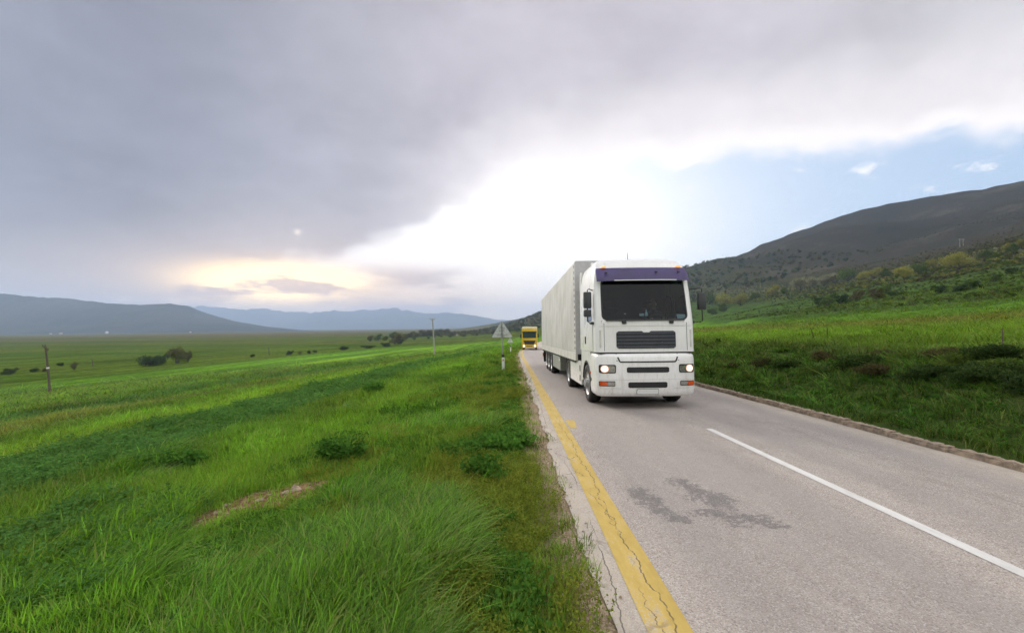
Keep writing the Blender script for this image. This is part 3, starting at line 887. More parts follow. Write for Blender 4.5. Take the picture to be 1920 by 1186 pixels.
M_leaf_olive = mat_leaf('olive_twigs', (.070, .080, .020), (.160, .160, .050), 0.35)
M_leaf_brown = mat_leaf('brown_twigs', (.050, .044, .020), (.115, .098, .042))
M_leaf_weed = mat_leaf('weed_leaves', (.038, .105, .016), (.085, .195, .028))
M_leaf_herb = mat_leaf('yellow_green_herbs', (.110, .170, .020), (.235, .245, .035))
M_leaf_crop = mat_leaf('blue_green_crop', (.055, .140, .030), (.105, .225, .050))
leafm = dict(pale=M_leaf_pale, blossom=M_leaf_blossom, green=M_leaf_green, dark=M_leaf_dark, olive=M_leaf_olive, brown=M_leaf_brown)
def lobed(w_, h, k, base):
    ls = [(0, 0, base + h * .5, w_ * .36, w_ * .36, h * .42)]
    for i in range(k):
        a = random.uniform(0, 6.28); rr = w_ * random.uniform(.18, .36); z = base + h * random.uniform(.25, .82); s = random.uniform(.16, .26)
        ls.append((rr * math.cos(a), rr * math.sin(a), z, w_ * s, w_ * s, h * s * 1.05))
    return ls
def tree_proto(h, w_, trunk, kind, n, size, k=8):
    root = empty('tree')
    mb = MB()
    top = h * 0.62
    lean = random.uniform(-.08, .08) * h
    tr = h * .028 + .03
    mb.tube([(0, 0, -.3), (lean * .15, 0, trunk * .5), (lean * .4, .02 * h, trunk), (lean, .03 * h, top)], [tr * 1.35, tr, tr * .8, tr * .3], 7)
    for i in range(6):
        a = i * 1.05 + random.uniform(-.4, .4); z0 = trunk * random.uniform(.75, 1.25); L = w_ * random.uniform(.28, .42)
        mb.tube([(lean * .4, 0, z0), (lean * .4 + L * .5 * math.cos(a), L * .5 * math.sin(a), z0 + h * .16), (lean * .4 + L * math.cos(a), L * math.sin(a), z0 + h * random.uniform(.25, .42))], [tr * .5, tr * .32, tr * .1], 5)
    mb.build('trunk', M_bark, root, smooth=True)
    link('crown', crown_mesh('crown', lobed(w_, h - trunk * .8, k, trunk * .8), n, size, leafm[kind]), parent=root)
    return root
def bush_proto(h, w_, kind, n, size, k=7, name='bush'):
    root = empty(name)
    mb = MB()
    for i in range(6):
        a = i * 1.05 + random.uniform(-.3, .3); L = w_ * random.uniform(.12, .3)
        mb.tube([(0.05 * w_ * math.cos(a), 0.05 * w_ * math.sin(a), -.12), (L * .6 * math.cos(a), L * .6 * math.sin(a), h * .4), (L * math.cos(a), L * math.sin(a), h * .8)], [.022 * h, .014 * h, .004 * h], 5)
    mb.build('stem', M_bark, root)
    link('crown', crown_mesh('crown', lobed(w_, h * 1.02, k, -h * .04), n, size, leafm[kind]), parent=root)
    return root
def drop_proto(root):
    for ch in list(root.children): bpy.data.objects.remove(ch)
    bpy.data.objects.remove(root)
ORD = ['first', 'second', 'third', 'fourth', 'fifth', 'sixth', 'seventh', 'eighth', 'ninth', 'tenth', 'eleventh', 'twelfth', 'thirteenth', 'fourteenth', 'fifteenth',
       'sixteenth', 'seventeenth', 'eighteenth', 'nineteenth', 'twentieth', 'twenty-first', 'twenty-second', 'twenty-third', 'twenty-fourth', 'twenty-fifth', 'twenty-sixth', 'twenty-seventh', 'twenty-eighth', 'twenty-ninth', 'thirtieth']

tp = {}
tp['pale'] = [tree_proto(4.6, 5.6, .35, 'pale', 3000, .30), tree_proto(5.2, 6.0, .4, 'pale', 3200, .30)]
tp['blossom'] = [tree_proto(4.4, 5.8, .3, 'blossom', 3000, .28), tree_proto(4.0, 5.4, .3, 'blossom', 2800, .28)]
tp['green'] = [tree_proto(4.8, 5.8, .3, 'green', 2600, .30), bush_proto(3.4, 5.0, 'green', 2200, .28, name='tree')]
tp['lone'] = [tree_proto(5.0, 5.4, 1.1, 'pale', 2800, .26, 9)]
tp['big'] = [tree_proto(6.2, 11.5, .5, 'pale', 5200, .32, 14)]
bp = {}
bp['dark'] = [bush_proto(2.2, 3.4, 'dark', 1500, .22), bush_proto(2.0, 4.2, 'dark', 1700, .22)]
bp['olive'] = [bush_proto(3.4, 4.0, 'olive', 1800, .26), bush_proto(4.4, 5.0, 'olive', 2200, .28)]
bp['brown'] = [bush_proto(2.4, 3.6, 'brown', 1500, .2), bush_proto(3.2, 4.0, 'brown', 1700, .22)]
bp['green'] = [bush_proto(2.4, 3.6, 'green', 1700, .22), bush_proto(3.0, 4.4, 'green', 1900, .24)]

def place(proto, u, v, px_h, base_h, label, cat, group, name, wide=1.0):
    """stands on the land where the photo shows its foot, as tall as the photo shows it"""
    x_, y_, z_ = ground_at(u, v)
    s = px_h * y_ / FPX / base_h
    o = copy_tree(proto)
    o.name = name
    o.location = (x_, y_, z_ - 0.05 * s)
    o.scale = (s * wide, s * wide, s)
    o.rotation_euler = (0, 0, random.uniform(0, 6.28))
    tag(o, label, cat, group)
    return o
# trees on the hillside to the right, from the truck outwards: (kind, photo x, photo y of foot, height in photo pixels)
Zr = lambda a, b: (1290 + a / 3.041, 330 + b / 3.041)
hill = [('green', 120, 735, 70), ('pale', 205, 745, 88), ('pale', 300, 742, 82), ('green', 385, 700, 52), ('pale', 480, 690, 74), ('green', 550, 668, 48), ('blossom', 640, 655, 78), ('blossom', 712, 635, 66),
        ('blossom', 775, 628, 66), ('blossom', 835, 612, 66), ('green', 910, 605, 84), ('pale', 1005, 592, 58), ('pale', 1065, 585, 70), ('green', 1130, 575, 66), ('lone', 1235, 605, 106), ('green', 1325, 548, 76),
        ('pale', 1395, 530, 66), ('big', 1545, 535, 105), ('green', 1690, 478, 62), ('green', 1765, 470, 52), ('pale', 1815, 440, 62), ('green', 1860, 432, 66), ('pale', 1905, 420, 66)]
hh = dict(pale=4.9, blossom=4.2, green=4.3, lone=5.0, big=6.2)
words_ = dict(pale='pale yellow-green tree', blossom='whitish blossoming tree', green='leafy green tree', lone='rounded lone tree on a bare trunk', big='wide spreading yellow-green tree')
for i, (kd, a, b, h) in enumerate(hill):
    u, v = Zr(a, b)
    lab = f'{words_[kd]}, {ORD[i]} from the truck in the right hillside row'
    place(tp[kd][i % len(tp[kd])], u, v, h / 3.041, hh[kd], lab, 'tree', 'trees in a row on the right hillside', 'hillside_tree')
low = [('green', 140, 790, 50), ('green', 205, 775, 46), ('dark', 745, 738, 52), ('green', 800, 735, 58), ('dark', 872, 728, 58), ('brown', 960, 715, 60), ('brown', 1075, 705, 74), ('green', 1125, 665, 52), ('brown', 1050, 668, 40), ('dark', 1180, 690, 40),
       ('dark', 1432, 668, 48), ('dark', 1560, 655, 46), ('dark', 1630, 640, 42), ('green', 1750, 600, 42), ('dark', 1850, 560, 40)]
bh = dict(dark=2.1, olive=3.9, brown=2.8, green=2.7)
for i, (kd, a, b, h) in enumerate(low):
    u, v = Zr(a, b)
    lab = f'{dict(dark="dark", brown="brown twiggy", green="green")[kd]} bush, {ORD[i]} from the truck on the slope below the hillside trees'
    place(bp[kd][i % 2], u, v, h / 3.041, bh[kd], lab, 'bush', 'bushes below the hillside trees', 'hillside_bush')
# bushes out on the plain, left to right
pl = [('dark', 18, 702, 12, 1.2), ('dark', 66, 697, 9, 1.0), ('brown', 84, 697, 9, .9), ('dark', 113, 686, 8, .8), ('olive', 139, 693, 19, .7), ('dark', 276, 686, 23, 1.1), ('dark', 303, 683, 18, 1.0), ('olive', 332, 680, 30, 1.0), ('olive', 352, 678, 27, .7),
      ('dark', 474, 669, 6, 1.0), ('dark', 544, 665, 8, 1.0), ('brown', 562, 664, 5, 1.2), ('dark', 580, 663, 6, 1.0), ('dark', 590, 661, 6, .9), ('dark', 643, 656, 7, 2.2), ('dark', 690, 653, 7, 2.0), ('olive', 694, 640, 15, 1.0), ('green', 708, 639, 13, .9),
      ('green', 722, 638, 12, 1.0), ('brown', 741, 646, 17, 1.0), ('dark', 722, 650, 8, 1.6), ('olive', 752, 643, 20, .8), ('dark', 751, 645, 9, .9), ('green', 735, 634, 12, 1.0), ('olive', 762, 637, 15, .8), ('green', 776, 637, 8, .7), ('dark', 804, 635, 4, 1.2)]
for i, (kd, u, v, h, wd) in enumerate(pl):
    nm = dict(dark='low dark', olive='olive-green', brown='brown twiggy', green='green')[kd]
    lab = f'{nm} bush on the plain, {ORD[i]} of the scattered bushes counting from the left edge'
    place(bp[kd][i % 2], u, v, h, bh[kd], lab, 'bush', 'bushes scattered over the plain', 'plain_bush', wd)
# the hedge of small trees that ends at the pole
for i in range(16):
    u = 768 + i * 4.9; v = 633.0 - i * 0.42 + random.uniform(-.5, .5)
    kd = random.choice(['olive', 'olive', 'green', 'brown'])
    lab = f'{dict(olive="olive-green", green="green", brown="brownish")[kd]} hedge tree, {ORD[i]} from the left in the hedge behind the concrete pole'
    place(bp[kd][i % 2], u, v, random.uniform(9, 13), bh[kd], lab, 'tree', 'hedge behind the concrete pole', 'hedge_tree', 1.05)
# meadow bushes close to the truck
for i, (u, v, h, lab) in enumerate([(1346, 643, 9, 'small dark bush standing in the meadow just right of the truck'), (1533, 652, 9, 'small dark bush at the top of the bank, mid way along'), (1893, 676, 22, 'dark bush on top of the bank at the right edge')]):
    place(bp['dark'][i % 2], u, v, h, 2.1, lab, 'bush', None, 'meadow_bush')
# shrubs on the bank beside the road
bank = [bush_proto(0.85, 1.5, 'dark', 3000, .075, 9), bush_proto(0.75, 1.3, 'green', 2600, .07, 9), bush_proto(0.8, 1.4, 'brown', 2600, .06, 9)]
bk = [(1330, 700, 1, .8), (1375, 690, 2, .8), (1362, 706, 1, .7), (1425, 688, 2, .9), (1405, 712, 1, .8), (1475, 690, 0, .9), (1520, 700, 1, .9), (1545, 676, 2, 1.0), (1600, 690, 0, 1.1), (1640, 705, 2, 1.0), (1690, 680, 1, 1.0), (1650, 668, 2, .8), (1735, 712, 0, 1.0), (1790, 690, 1, 1.1), (1840, 716, 0, 1.1), (1880, 700, 1, 1.1), (1915, 730, 0, .9), (1762, 670, 2, .8), (1850, 680, 0, 1.0)]
for i, (u, v, kd, s) in enumerate(bk):
    x_, y_, z_ = ground_at(u, v)
    o = copy_tree(bank[kd]); o.name = 'bank_shrub'
    s *= .62; o.location = (x_, y_, z_ - .05); o.scale = (s * 1.15, s * 1.15, s * random.uniform(.7, .95)); o.rotation_euler = (0, 0, random.uniform(0, 6.28))
    tag(o, f'{("dark leafy", "green leafy", "brown twiggy")[kd]} shrub, {ORD[i]} from the truck along the roadside bank', 'shrub', 'shrubs on the roadside bank')
# broad-leaved weeds in the foreground grass
def weed_proto(n_stem, rad, h, leaf):
    root = empty('weed')
    C, S = [], MB()
    for i in range(n_stem):
        a = random.uniform(0, 6.28); r = rad * math.sqrt(random.random()); t = h * random.uniform(.5, 1.0)
        tip = (r * 1.15 * math.cos(a), r * 1.15 * math.sin(a), t)
        S.tube([(r * .5 * math.cos(a), r * .5 * math.sin(a), -.03), (r * .9 * math.cos(a), r * .9 * math.sin(a), t * .6), tip], [.006, .004, .002], 4)
        for k in range(11):
            q = random.uniform(.3, 1.05)
            C.append((tip[0] * (.5 + .5 * q) + random.uniform(-1, 1) * leaf * .9, tip[1] * (.5 + .5 * q) + random.uniform(-1, 1) * leaf * .9, t * q + random.uniform(-.3, .3) * leaf))
    S.build('stem', M_leaf_weed, root)
    V, F = leaf_quads(np.array(C), leaf, 0.62, 0.45)
    me = npmesh('leaves', V, F); me.materials.append(M_leaf_weed)
    link('leaves', me, parent=root)
    return root
wp = [weed_proto(60, .30, .30, .075), weed_proto(75, .42, .26, .08), weed_proto(36, .20, .28, .06)]
wd = [(640, 862, 0, 1.25, 'broad-leaved weed clump alone in the grass beyond the bare earth'), (955, 838, 1, .95, 'large leafy weed clump beside the yellow line verge'), (868, 852, 1, .75, 'leafy weed clump left of the large roadside one'),
      (905, 896, 2, 1.1, 'small leafy weed in front of the roadside weed clumps'), (930, 905, 2, .7, 'leafy weed between the roadside weed clumps and the yellow line'), (345, 880, 0, 1.2, 'dark weed clump left of the bare earth patch'), (926, 684, 0, 1.0, 'dark weed at the foot of the near road sign'),
      (945, 985, 2, .5, 'low weed among the short verge grass in the foreground'), (960, 1100, 2, .42, 'low weed at the lower end of the verge'), (700, 735, 0, 1.3, 'weed clump far out in the green field')]
for u, v, k, s, lab in wd:
    x_, y_, z_ = ground_at(u, v)
    o = copy_tree(wp[k]); o.name = 'weed'
    o.location = (x_, y_, z_); o.scale = (s, s, s); o.rotation_euler = (0, 0, random.uniform(0, 6.28))
    tag(o, lab, 'weed', 'weeds in the foreground grass')

# ------------------------------------------------------------------ scattered ground cover (stuff)
def scatter(name, label, cat, pts, rot, scl, idx, protos, col=None):
    """one object: points that carry grass tufts, herbs, scrub; the protos stay out of the scene"""
    pc = bpy.data.collections.new(name + '_kinds')
    for o in protos: pc.objects.link(o)
    me = bpy.data.meshes.new(name)
    n = len(pts)
    me.vertices.add(n); me.vertices.foreach_set('co', np.asarray(pts, np.float32).ravel())
    for nm, typ, key, arr in (('rot', 'FLOAT_VECTOR', 'vector', rot), ('scl', 'FLOAT_VECTOR', 'vector', scl), ('idx', 'INT', 'value', idx)):
        at = me.attributes.new(nm, typ, 'POINT')
        at.data.foreach_set(key, np.asarray(arr, np.int32 if typ == 'INT' else np.float32).ravel())
    if col is not None:
        at = me.attributes.new('col', 'FLOAT_COLOR', 'POINT')
        at.data.foreach_set('color', np.concatenate([col, np.ones((n, 1))], 1).astype(np.float32).ravel())
    o = link(name, me)
    tag(o, label, cat, kind='stuff')
    g = bpy.data.node_groups.new(name, 'GeometryNodeTree')
    g.interface.new_socket('Geometry', in_out='INPUT', socket_type='NodeSocketGeometry')
    g.interface.new_socket('Geometry', in_out='OUTPUT', socket_type='NodeSocketGeometry')
    gi = g.nodes.new('NodeGroupInput'); go = g.nodes.new('NodeGroupOutput')
    ci = g.nodes.new('GeometryNodeCollectionInfo'); ci.inputs['Collection'].default_value = pc
    ci.inputs['Separate Children'].default_value = True; ci.inputs['Reset Children'].default_value = True
    ip = g.nodes.new('GeometryNodeInstanceOnPoints'); ip.inputs['Pick Instance'].default_value = True
    def attr(nm, t):
        a = g.nodes.new('GeometryNodeInputNamedAttribute'); a.data_type = t; a.inputs['Name'].default_value = nm
        return a.outputs[0]
    L = g.links.new
    L(gi.outputs[0], ip.inputs['Points']); L(ci.outputs[0], ip.inputs['Instance'])
    L(attr('idx', 'INT'), ip.inputs['Instance Index']); L(attr('scl', 'FLOAT_VECTOR'), ip.inputs['Scale'])
    er = g.nodes.new('FunctionNodeEulerToRotation'); L(attr('rot', 'FLOAT_VECTOR'), er.inputs[0]); L(er.outputs[0], ip.inputs['Rotation'])
    L(ip.outputs[0], go.inputs[0])
    md = o.modifiers.new('scatter', 'NODES'); md.node_group = g
    return o
def proto_obj(name, V, F, mat):
    me = npmesh(name, V, F); me.materials.append(mat)
    return bpy.data.objects.new(name, me)
def tuft(nb, rad, h0, h1, wd_, bend, levels, wind=0.6):
    """nb curved blades; bend = how far the tips fall over; wind leans them towards +X"""
    V, F = [], []
    a = rng.uniform(0, 2 * np.pi, nb); r = rad * np.sqrt(rng.random(nb))
    bx, by = r * np.cos(a), r * np.sin(a)
    for i in range(nb):
        h = rng.uniform(h0, h1); w_ = wd_ * rng.uniform(.7, 1.3)
        th = a[i] + rng.normal() * .7
        dx_, dy_ = np.cos(th) * (1 - wind) + wind * 1.0, np.sin(th) * (1 - wind) + rng.normal() * .15
        bd = bend * rng.uniform(.45, 1.3)
        px, py = -dy_, dx_
        q = math.hypot(px, py) or 1; px /= q; py /= q
        tw = rng.uniform(-.8, .8); px, py = px * math.cos(tw) - py * math.sin(tw), px * math.sin(tw) + py * math.cos(tw)
        b = len(V)
        for k in range(levels):
            t = k / (levels - 1)
            x = bx[i] + dx_ * bd * h * t ** 1.9; y = by[i] + dy_ * bd * h * t ** 1.9
            z = h * (t - 0.38 * bd * t ** 2.6) - .02
            ww = w_ * (1 - t) ** .7 * (.75 + .5 * t) * .5 + .0004
            V += [(x - px * ww, y - py * ww, z), (x + px * ww, y + py * ww, z)]
        for k in range(levels - 1):
            F.append((b + 2 * k, b + 2 * k + 1, b + 2 * k + 3, b + 2 * k + 2))
    return np.array(V), np.array(F)
def herb(nst, rad, h, leaf, per):
    C = []
    for i in range(nst):
        a = random.uniform(0, 6.28); r = rad * math.sqrt(random.random()); t = h * random.uniform(.5, 1)
        for k in range(per):
            q = (k + .5) / per
            C.append((r * math.cos(a) + random.gauss(0, leaf * .45), r * math.sin(a) + random.gauss(0, leaf * .45), t * q))
    return leaf_quads(np.array(C), leaf, .6, .3)
M_bl_long = mat_blade('tall_grass_blades', (.100, .265, .020), 0.45, gain=1.1)
M_bl_short = mat_blade('short_grass_blades', (.130, .220, .026), 0.75, gain=1.1)
M_bl_field = mat_blade('field_grass_blades', (.080, .165, .018), 0.92, gain=1.08)
M_bl_dry = mat_blade('dry_grass_blades', (.21, .15, .06), 0.1)
P_ = []
for i in range(5): P_.append(proto_obj(f'a_tuft_long_{i}', *tuft(16, .075, .20, .46, .0105, .80, 5, .50), M_bl_long))       # 0-4
for i in range(4): P_.append(proto_obj(f'b_tuft_short_{i}', *tuft(14, .065, .07, .18, .0075, .55, 4, .25), M_bl_short))      # 5-8
for i in range(4): P_.append(proto_obj(f'c_tuft_field_{i}', *tuft(11, .085, .12, .26, .0100, .55, 3, .35), M_bl_field))     # 9-12
for i in range(3): P_.append(proto_obj(f'd_herb_{i}', *herb(9, .08, .19, .020, 9), M_leaf_herb))                              # 13-15
for i in range(3): P_.append(proto_obj(f'e_broadleaf_{i}', *herb(7, .09, .13, .045, 4), M_leaf_weed))                         # 16-18
for i in range(2): P_.append(proto_obj(f'f_dry_{i}', *tuft(12, .06, .04, .12, .0045, .9, 4, .2), M_bl_dry))                   # 19-20
for i in range(3): P_.append(proto_obj(f'g_crop_{i}', *herb(10, .10, .26, .040, 6), M_leaf_crop))                              # 21-23
def grass_side(n, az0, az1, r0, r1, name, label):
    r = np.exp(rng.uniform(math.log(r0), math.log(r1), n)); a = np.radians(rng.uniform(az0, az1, n))
    x = r * np.sin(a); y = r * np.cos(a)
    d = x - croad(y)
    edge_j = 0.22 * fbm(x * 1.7, y * 1.7, 3)
    keep = (d < 0.62 + edge_j) | (d > 6.72)
    # sparse on the sandy edge and on the bare patches
    pk = np.where((d > -0.25) & (d < 3), np.clip((0.66 + edge_j - d) / 0.50, 0.10, 1) ** 1.3, 1.0)
    pk = pk * (1 - 0.88 * bare_np(x, y))
    pk = pk * np.where((d > 6) & (d < 6.95), .35, 1)
    keep &= rng.random(n) < pk
    x, y, r, d = x[keep], y[keep], r[keep], d[keep]
    n = len(x)
    z = terrain(x, y)
    u = rng.random(n)
    ln = fbm(x * .55 + 31, y * .55, 3)
    # where the grass is long: the hump in front and drifts through the field
    longm = np.exp(-((x + 1.0) / 1.0) ** 2 - ((y - 3.5) / 1.5) ** 2) * .9 + np.exp(-((x + 3.6) / 1.6) ** 2 - ((y - 4.0) / 1.6) ** 2) * .5 + 0.9 * ln
    near_bare = np.zeros(n)
    for gx, gy, rx, ry, rot in bare_spots[:3]:
        rr = math.hypot(gx, gy); ux, uy = gx / rr, gy / rr
        al = (x - gx) * ux + (y - gy) * uy; ac = -(x - gx) * uy + (y - gy) * ux
        near_bare = np.maximum(near_bare, (np.abs(ac) < rx * 1.0) * (al < .4) * (al > -1.9))
    longm = np.where((d < -.35) & (r < 26) & (near_bare < .5), longm, -1)
    idx = np.where(longm + .25 * (u - .5) > 0.42, rng.integers(0, 5, n), rng.integers(9, 13, n))
    verge = (d > -1.15 + .5 * ln) & (d < 3)
    idx = np.where(verge & (idx >= 5), rng.integers(5, 9, n), idx)
    # herbs and broad leaves in the verge
    hn = fbm(x * 1.1 + 7, y * 1.1 + 3, 3)
    idx = np.where((d > -3.2) & (d < 3) & (hn > .05) & (u < .42), rng.integers(13, 16, n), idx)
    idx = np.where((d > -4) & (d < 3) & (hn < -.02) & (u < .42) & (d < .15), rng.integers(16, 19, n), idx)
    idx = np.where((d > .12) & (d < 3) & (u > .55), rng.integers(19, 21, n), idx)
    crop = (-d + 2.0 * vnoise(x * .1 + 5, y * .05) > 7.4) & (-d + 2.0 * vnoise(x * .1 + 5, y * .05) < 11.6) & (r < 80)
    idx = np.where(crop & (u < .38), rng.integers(21, 24, n), idx)
    dkz = np.exp(-((x + 5.2) / 1.9) ** 2 - ((y - 3.6) / 1.9) ** 2) + .8 * ln  # darker leafy weeds, planted to imitate the shade over the near left corner
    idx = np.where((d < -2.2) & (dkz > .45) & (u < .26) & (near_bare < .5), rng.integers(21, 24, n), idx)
    idx = np.where((d > 7) & (d < 10.2) & (u < .30), rng.integers(0, 5, n), idx)
    idx = np.where((d > 7) & (d < 10.2) & (u > .88), rng.integers(16, 19, n), idx)
    sxy = np.maximum(1.0, (r / 6.5) ** .92) * rng.uniform(.75, 1.3, n)
    sz = rng.uniform(.7, 1.3, n) * (1 + .010 * np.minimum(r, 80)) * (1 + .7 * np.clip(fbm(x * .8, y * .8 + 20, 2), -.6, .8))
    lng = idx < 5
    sz = sz * np.where(lng, .80, .86)
    sz = np.where(near_bare > .5, sz * .5, sz)
    sz = np.where(lng, sz * np.clip(.55 + .5 * longm, .45, 1.0), sz)
    sxy = np.where((idx >= 13) & (idx < 21), np.minimum(sxy, 4), sxy)
    rot = np.stack([rng.normal(0, .16, n), rng.normal(0, .16, n), np.where(lng, rng.normal(.25, .9, n), rng.uniform(0, 6.28, n))], 1)
    scl = np.stack([sxy, sxy, sz], 1)
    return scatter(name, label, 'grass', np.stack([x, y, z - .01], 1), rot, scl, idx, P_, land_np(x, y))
grass_side(60000, -60, 11, 1.6, 130, 'meadow_grass', 'green grass and herbs covering the field left of the road')
grass_side(28000, 11, 58, 5.0, 170, 'bank_grass', 'rough grass covering the bank and meadow right of the road')

# scrub on the hillside and woods on the spur
SC = []
for i, kd in enumerate(['olive', 'dark', 'brown', 'green', 'pale', 'blossom']):
    V, F = leaf_quads(lobe_points(lobed(3.2, 2.4, 5, -.1), 150), .62, .7)
    SC.append(proto_obj(f'scrub_{i}', V, F, leafm[kd]))
def scrub(name, label, n, fx):
    x, y, idx, s = fx(n)
    z = terrain(x, y)
    rot = np.stack([np.zeros(len(x)), np.zeros(len(x)), rng.uniform(0, 6.28, len(x))], 1)
    scatter(name, label, 'scrub', np.stack([x, y, z], 1), rot, np.stack([s, s, s * rng.uniform(.7, 1.2, len(x))], 1), idx, SC)
def hill_scrub(n):
    y = np.exp(rng.uniform(math.log(60), math.log(1900), n)); d = np.exp(rng.uniform(math.log(84), math.log(700), n))
    x = d + croad(y)
    dens = fbm(x * .012, y * .012, 4)
    pr = np.where(d < 140, .55 + 1.2 * dens, np.where(d < 210, .95, .40 + .8 * np.clip(dens * 2, -.5, .8)))
    k = (rng.random(n) < pr) & (x / y < 2.2)
    x, y, d = x[k], y[k], d[k]
    u = rng.random(len(x))
    idx = np.where(d < 140, np.where(u < .5, 3, np.where(u < .8, 1, 0)), np.where(d < 182, np.where(u < .5, 3, np.where(u < .75, 4, 2)), np.where(d < 208, np.where(u < .45, 5, np.where(u < .7, 2, 0)), np.where(u < .4, 0, np.where(u < .75, 2, 1)))))
    s = rng.uniform(.3, .8, len(x)) * np.where(d < 140, .40, np.where(d > 230, .55, .75))
    return x, y, idx, s
scrub('hillside_scrub', 'low scrub covering the hillside and mountain on the right', 46000, hill_scrub)
def wood(n):
    x = rng.uniform(-150, 420, n); y = rng.uniform(480, 1050, n)
    k = (x > -115 + 60 * fbm(y * .02, x * 0 + 3, 2) - (y - 500) * 0.05) & (rng.random(n) < .45 + .6 * fbm(x * .015, y * .015, 3))
    x, y = x[k], y[k]
    u = rng.random(len(x))
    return x, y, np.where(u < .35, 0, np.where(u < .6, 2, np.where(u < .88, 1, 3))), rng.uniform(1.0, 2.1, len(x))
scrub('distant_wood', 'dark woodland on the hill spur at the end of the valley', 5200, wood)
def bare_stones():
    V, F = [], []
    for gx, gy, rx, ry, rot in bare_spots[:5]:
        for i in range(int(26 * rx + 5)):
            a, b = random.gauss(0, .5) * rx, random.gauss(0, .5) * ry
            x = gx + a * math.cos(rot) - b * math.sin(rot); y = gy + a * math.sin(rot) + b * math.cos(rot)
            s = random.choice([.010, .014, .02, .03, .055]) ; z = float(terrain(x, y))
            bm = bmesh.new(); bmesh.ops.create_icosphere(bm, subdivisions=1, radius=1)
            b0 = len(V); sx, sy, sz = s * random.uniform(.7, 1.4), s * random.uniform(.7, 1.4), s * random.uniform(.3, .6)
            for q in bm.verts: V.append((x + q.co.x * sx * random.uniform(.8, 1.2), y + q.co.y * sy * random.uniform(.8, 1.2), z + q.co.z * sz))
            bm.verts.index_update()
            F += [tuple(b0 + q.index for q in f.verts) for f in bm.faces]; bm.free()
    for i in range(900):                                                  # grit along the asphalt edge
        y = math.exp(random.uniform(math.log(2.2), math.log(16))); x = random.gauss(.38, .13); s = random.choice([.006, .009, .014])
        z = float(terrain(x, y)) if x < .55 else float(zroad(y))
        b0 = len(V)
        V += [(x - s, y, z), (x, y - s, z), (x + s, y, z), (x, y + s, z), (x, y, z + s)]
        F += [(b0, b0 + 1, b0 + 4), (b0 + 1, b0 + 2, b0 + 4), (b0 + 2, b0 + 3, b0 + 4), (b0 + 3, b0, b0 + 4)]
    tag(link('stones', pydata('stones', V, F), M_stone), 'small pale stones lying in the bare earth and along the asphalt', 'stones', kind='stuff')
bare_stones()
for q in list(tp.values()) + list(bp.values()) + [bank, wp]:
    for r_ in q: drop_proto(r_)
# PART3
# ------------------------------------------------------------------ the white articulated lorry
lorry = empty('articulated_lorry', (3.22, 10.42, float(zroad(10.42))))
lorry.rotation_euler = (-0.0242, 0, R(0.46))
tag(lorry, 'white articulated lorry with purple sun visor and grey tarpaulin trailer driving towards the camera', 'lorry')
def part(mb, name, mat, parent=lorry, smooth=False, angle=None):
    return mb.build(name, mat, parent, smooth, angle)
cW = lambda z: float(np.interp(z, [1.3, 2.1, 2.8, 3.2, 3.42, 3.56, 3.66, 3.73, 3.78], [1.205, 1.205, 1.195, 1.175, 1.145, 1.10, 1.04, .96, .82]))
cF = lambda z: float(np.interp(z, [1.3, 2.08, 3.2, 3.36, 3.50, 3.62, 3.71, 3.76, 3.78], [.020, .030, .245, .29, .37, .50, .68, .85, 1.02]))
RC, YB, BUL = 0.14, 2.28, 0.06
def cab_front(xf, z, off=0.0):
    return (xf * (cW(z) - RC), cF(z) + BUL * xf * xf + off, z)
def cab_skin(x, z, off=0.0):
    """front skin at a given x, running round the corner"""
    W_ = cW(z); xi = W_ - RC
    if abs(x) <= xi: return (x, cF(z) + BUL * (x / xi) ** 2 + off, z)
    t = min(1.0, (abs(x) - xi) / RC)
    return (x, cF(z) + BUL + RC * (1 - math.sqrt(max(0, 1 - t * t))) + off, z)
TS = [0.0, .12, .32, .52, .76, 1.0]
def cab_side(sg, t, z, off=0.0):
    a = cF(z) + BUL + RC
    return (sg * (cW(z) + off), a + (YB - a) * t, z)
LV = [1.365, 1.5, 1.75, 2.08, 2.3, 2.55, 2.82, 3.02, 3.2, 3.32, 3.42, 3.5, 3.57, 3.64, 3.70, 3.74, 3.77, 3.78]
XF = [-1, -.66, -.33, 0, .33, .66, 1]
def cab_ring(z):
    pts = [cab_front(q, z) for q in XF]
    W_ = cW(z)
    arc = [(W_ - RC + RC * math.sin(R(a)), cF(z) + BUL + RC * (1 - math.cos(R(a))), z) for a in (22.5, 45, 67.5)]
    side = [cab_side(1, t, z) for t in TS]
    right = arc + side
    left = [(-p[0], p[1], p[2]) for p in reversed(right)]
    return pts + right + left
def cab_shell():
    rings = [cab_ring(z) for z in LV]
    n = len(rings[0]); mb = MB()
    V = [p for r in rings for p in r]; F = []
    nx = len(XF); s0 = nx + 3                     # column of the first right-side point
    sl = n - 1 - 3                                # last left-side column mirrored
    for i in range(len(LV) - 1):
        for k in range(n):
            k2 = (k + 1) % n
            if 3 <= i < 8 and k < nx - 1: continue                         # windscreen opening
            if 3 <= i < 6 and s0 + 1 <= k < s0 + 3: continue               # right door window
            if 3 <= i < 6 and (n - 1 - (k + 1 - nx)) in range(s0 + 1 + 0, s0 + 3) : continue
            F.append((i * n + k, i * n + k2, (i + 1) * n + k2, (i + 1) * n + k))
    F.append(tuple((len(LV) - 1) * n + k for k in range(n)))
    F.append(tuple(range(n - 1, -1, -1)))
    mb.add(V, F)
    return mb, n
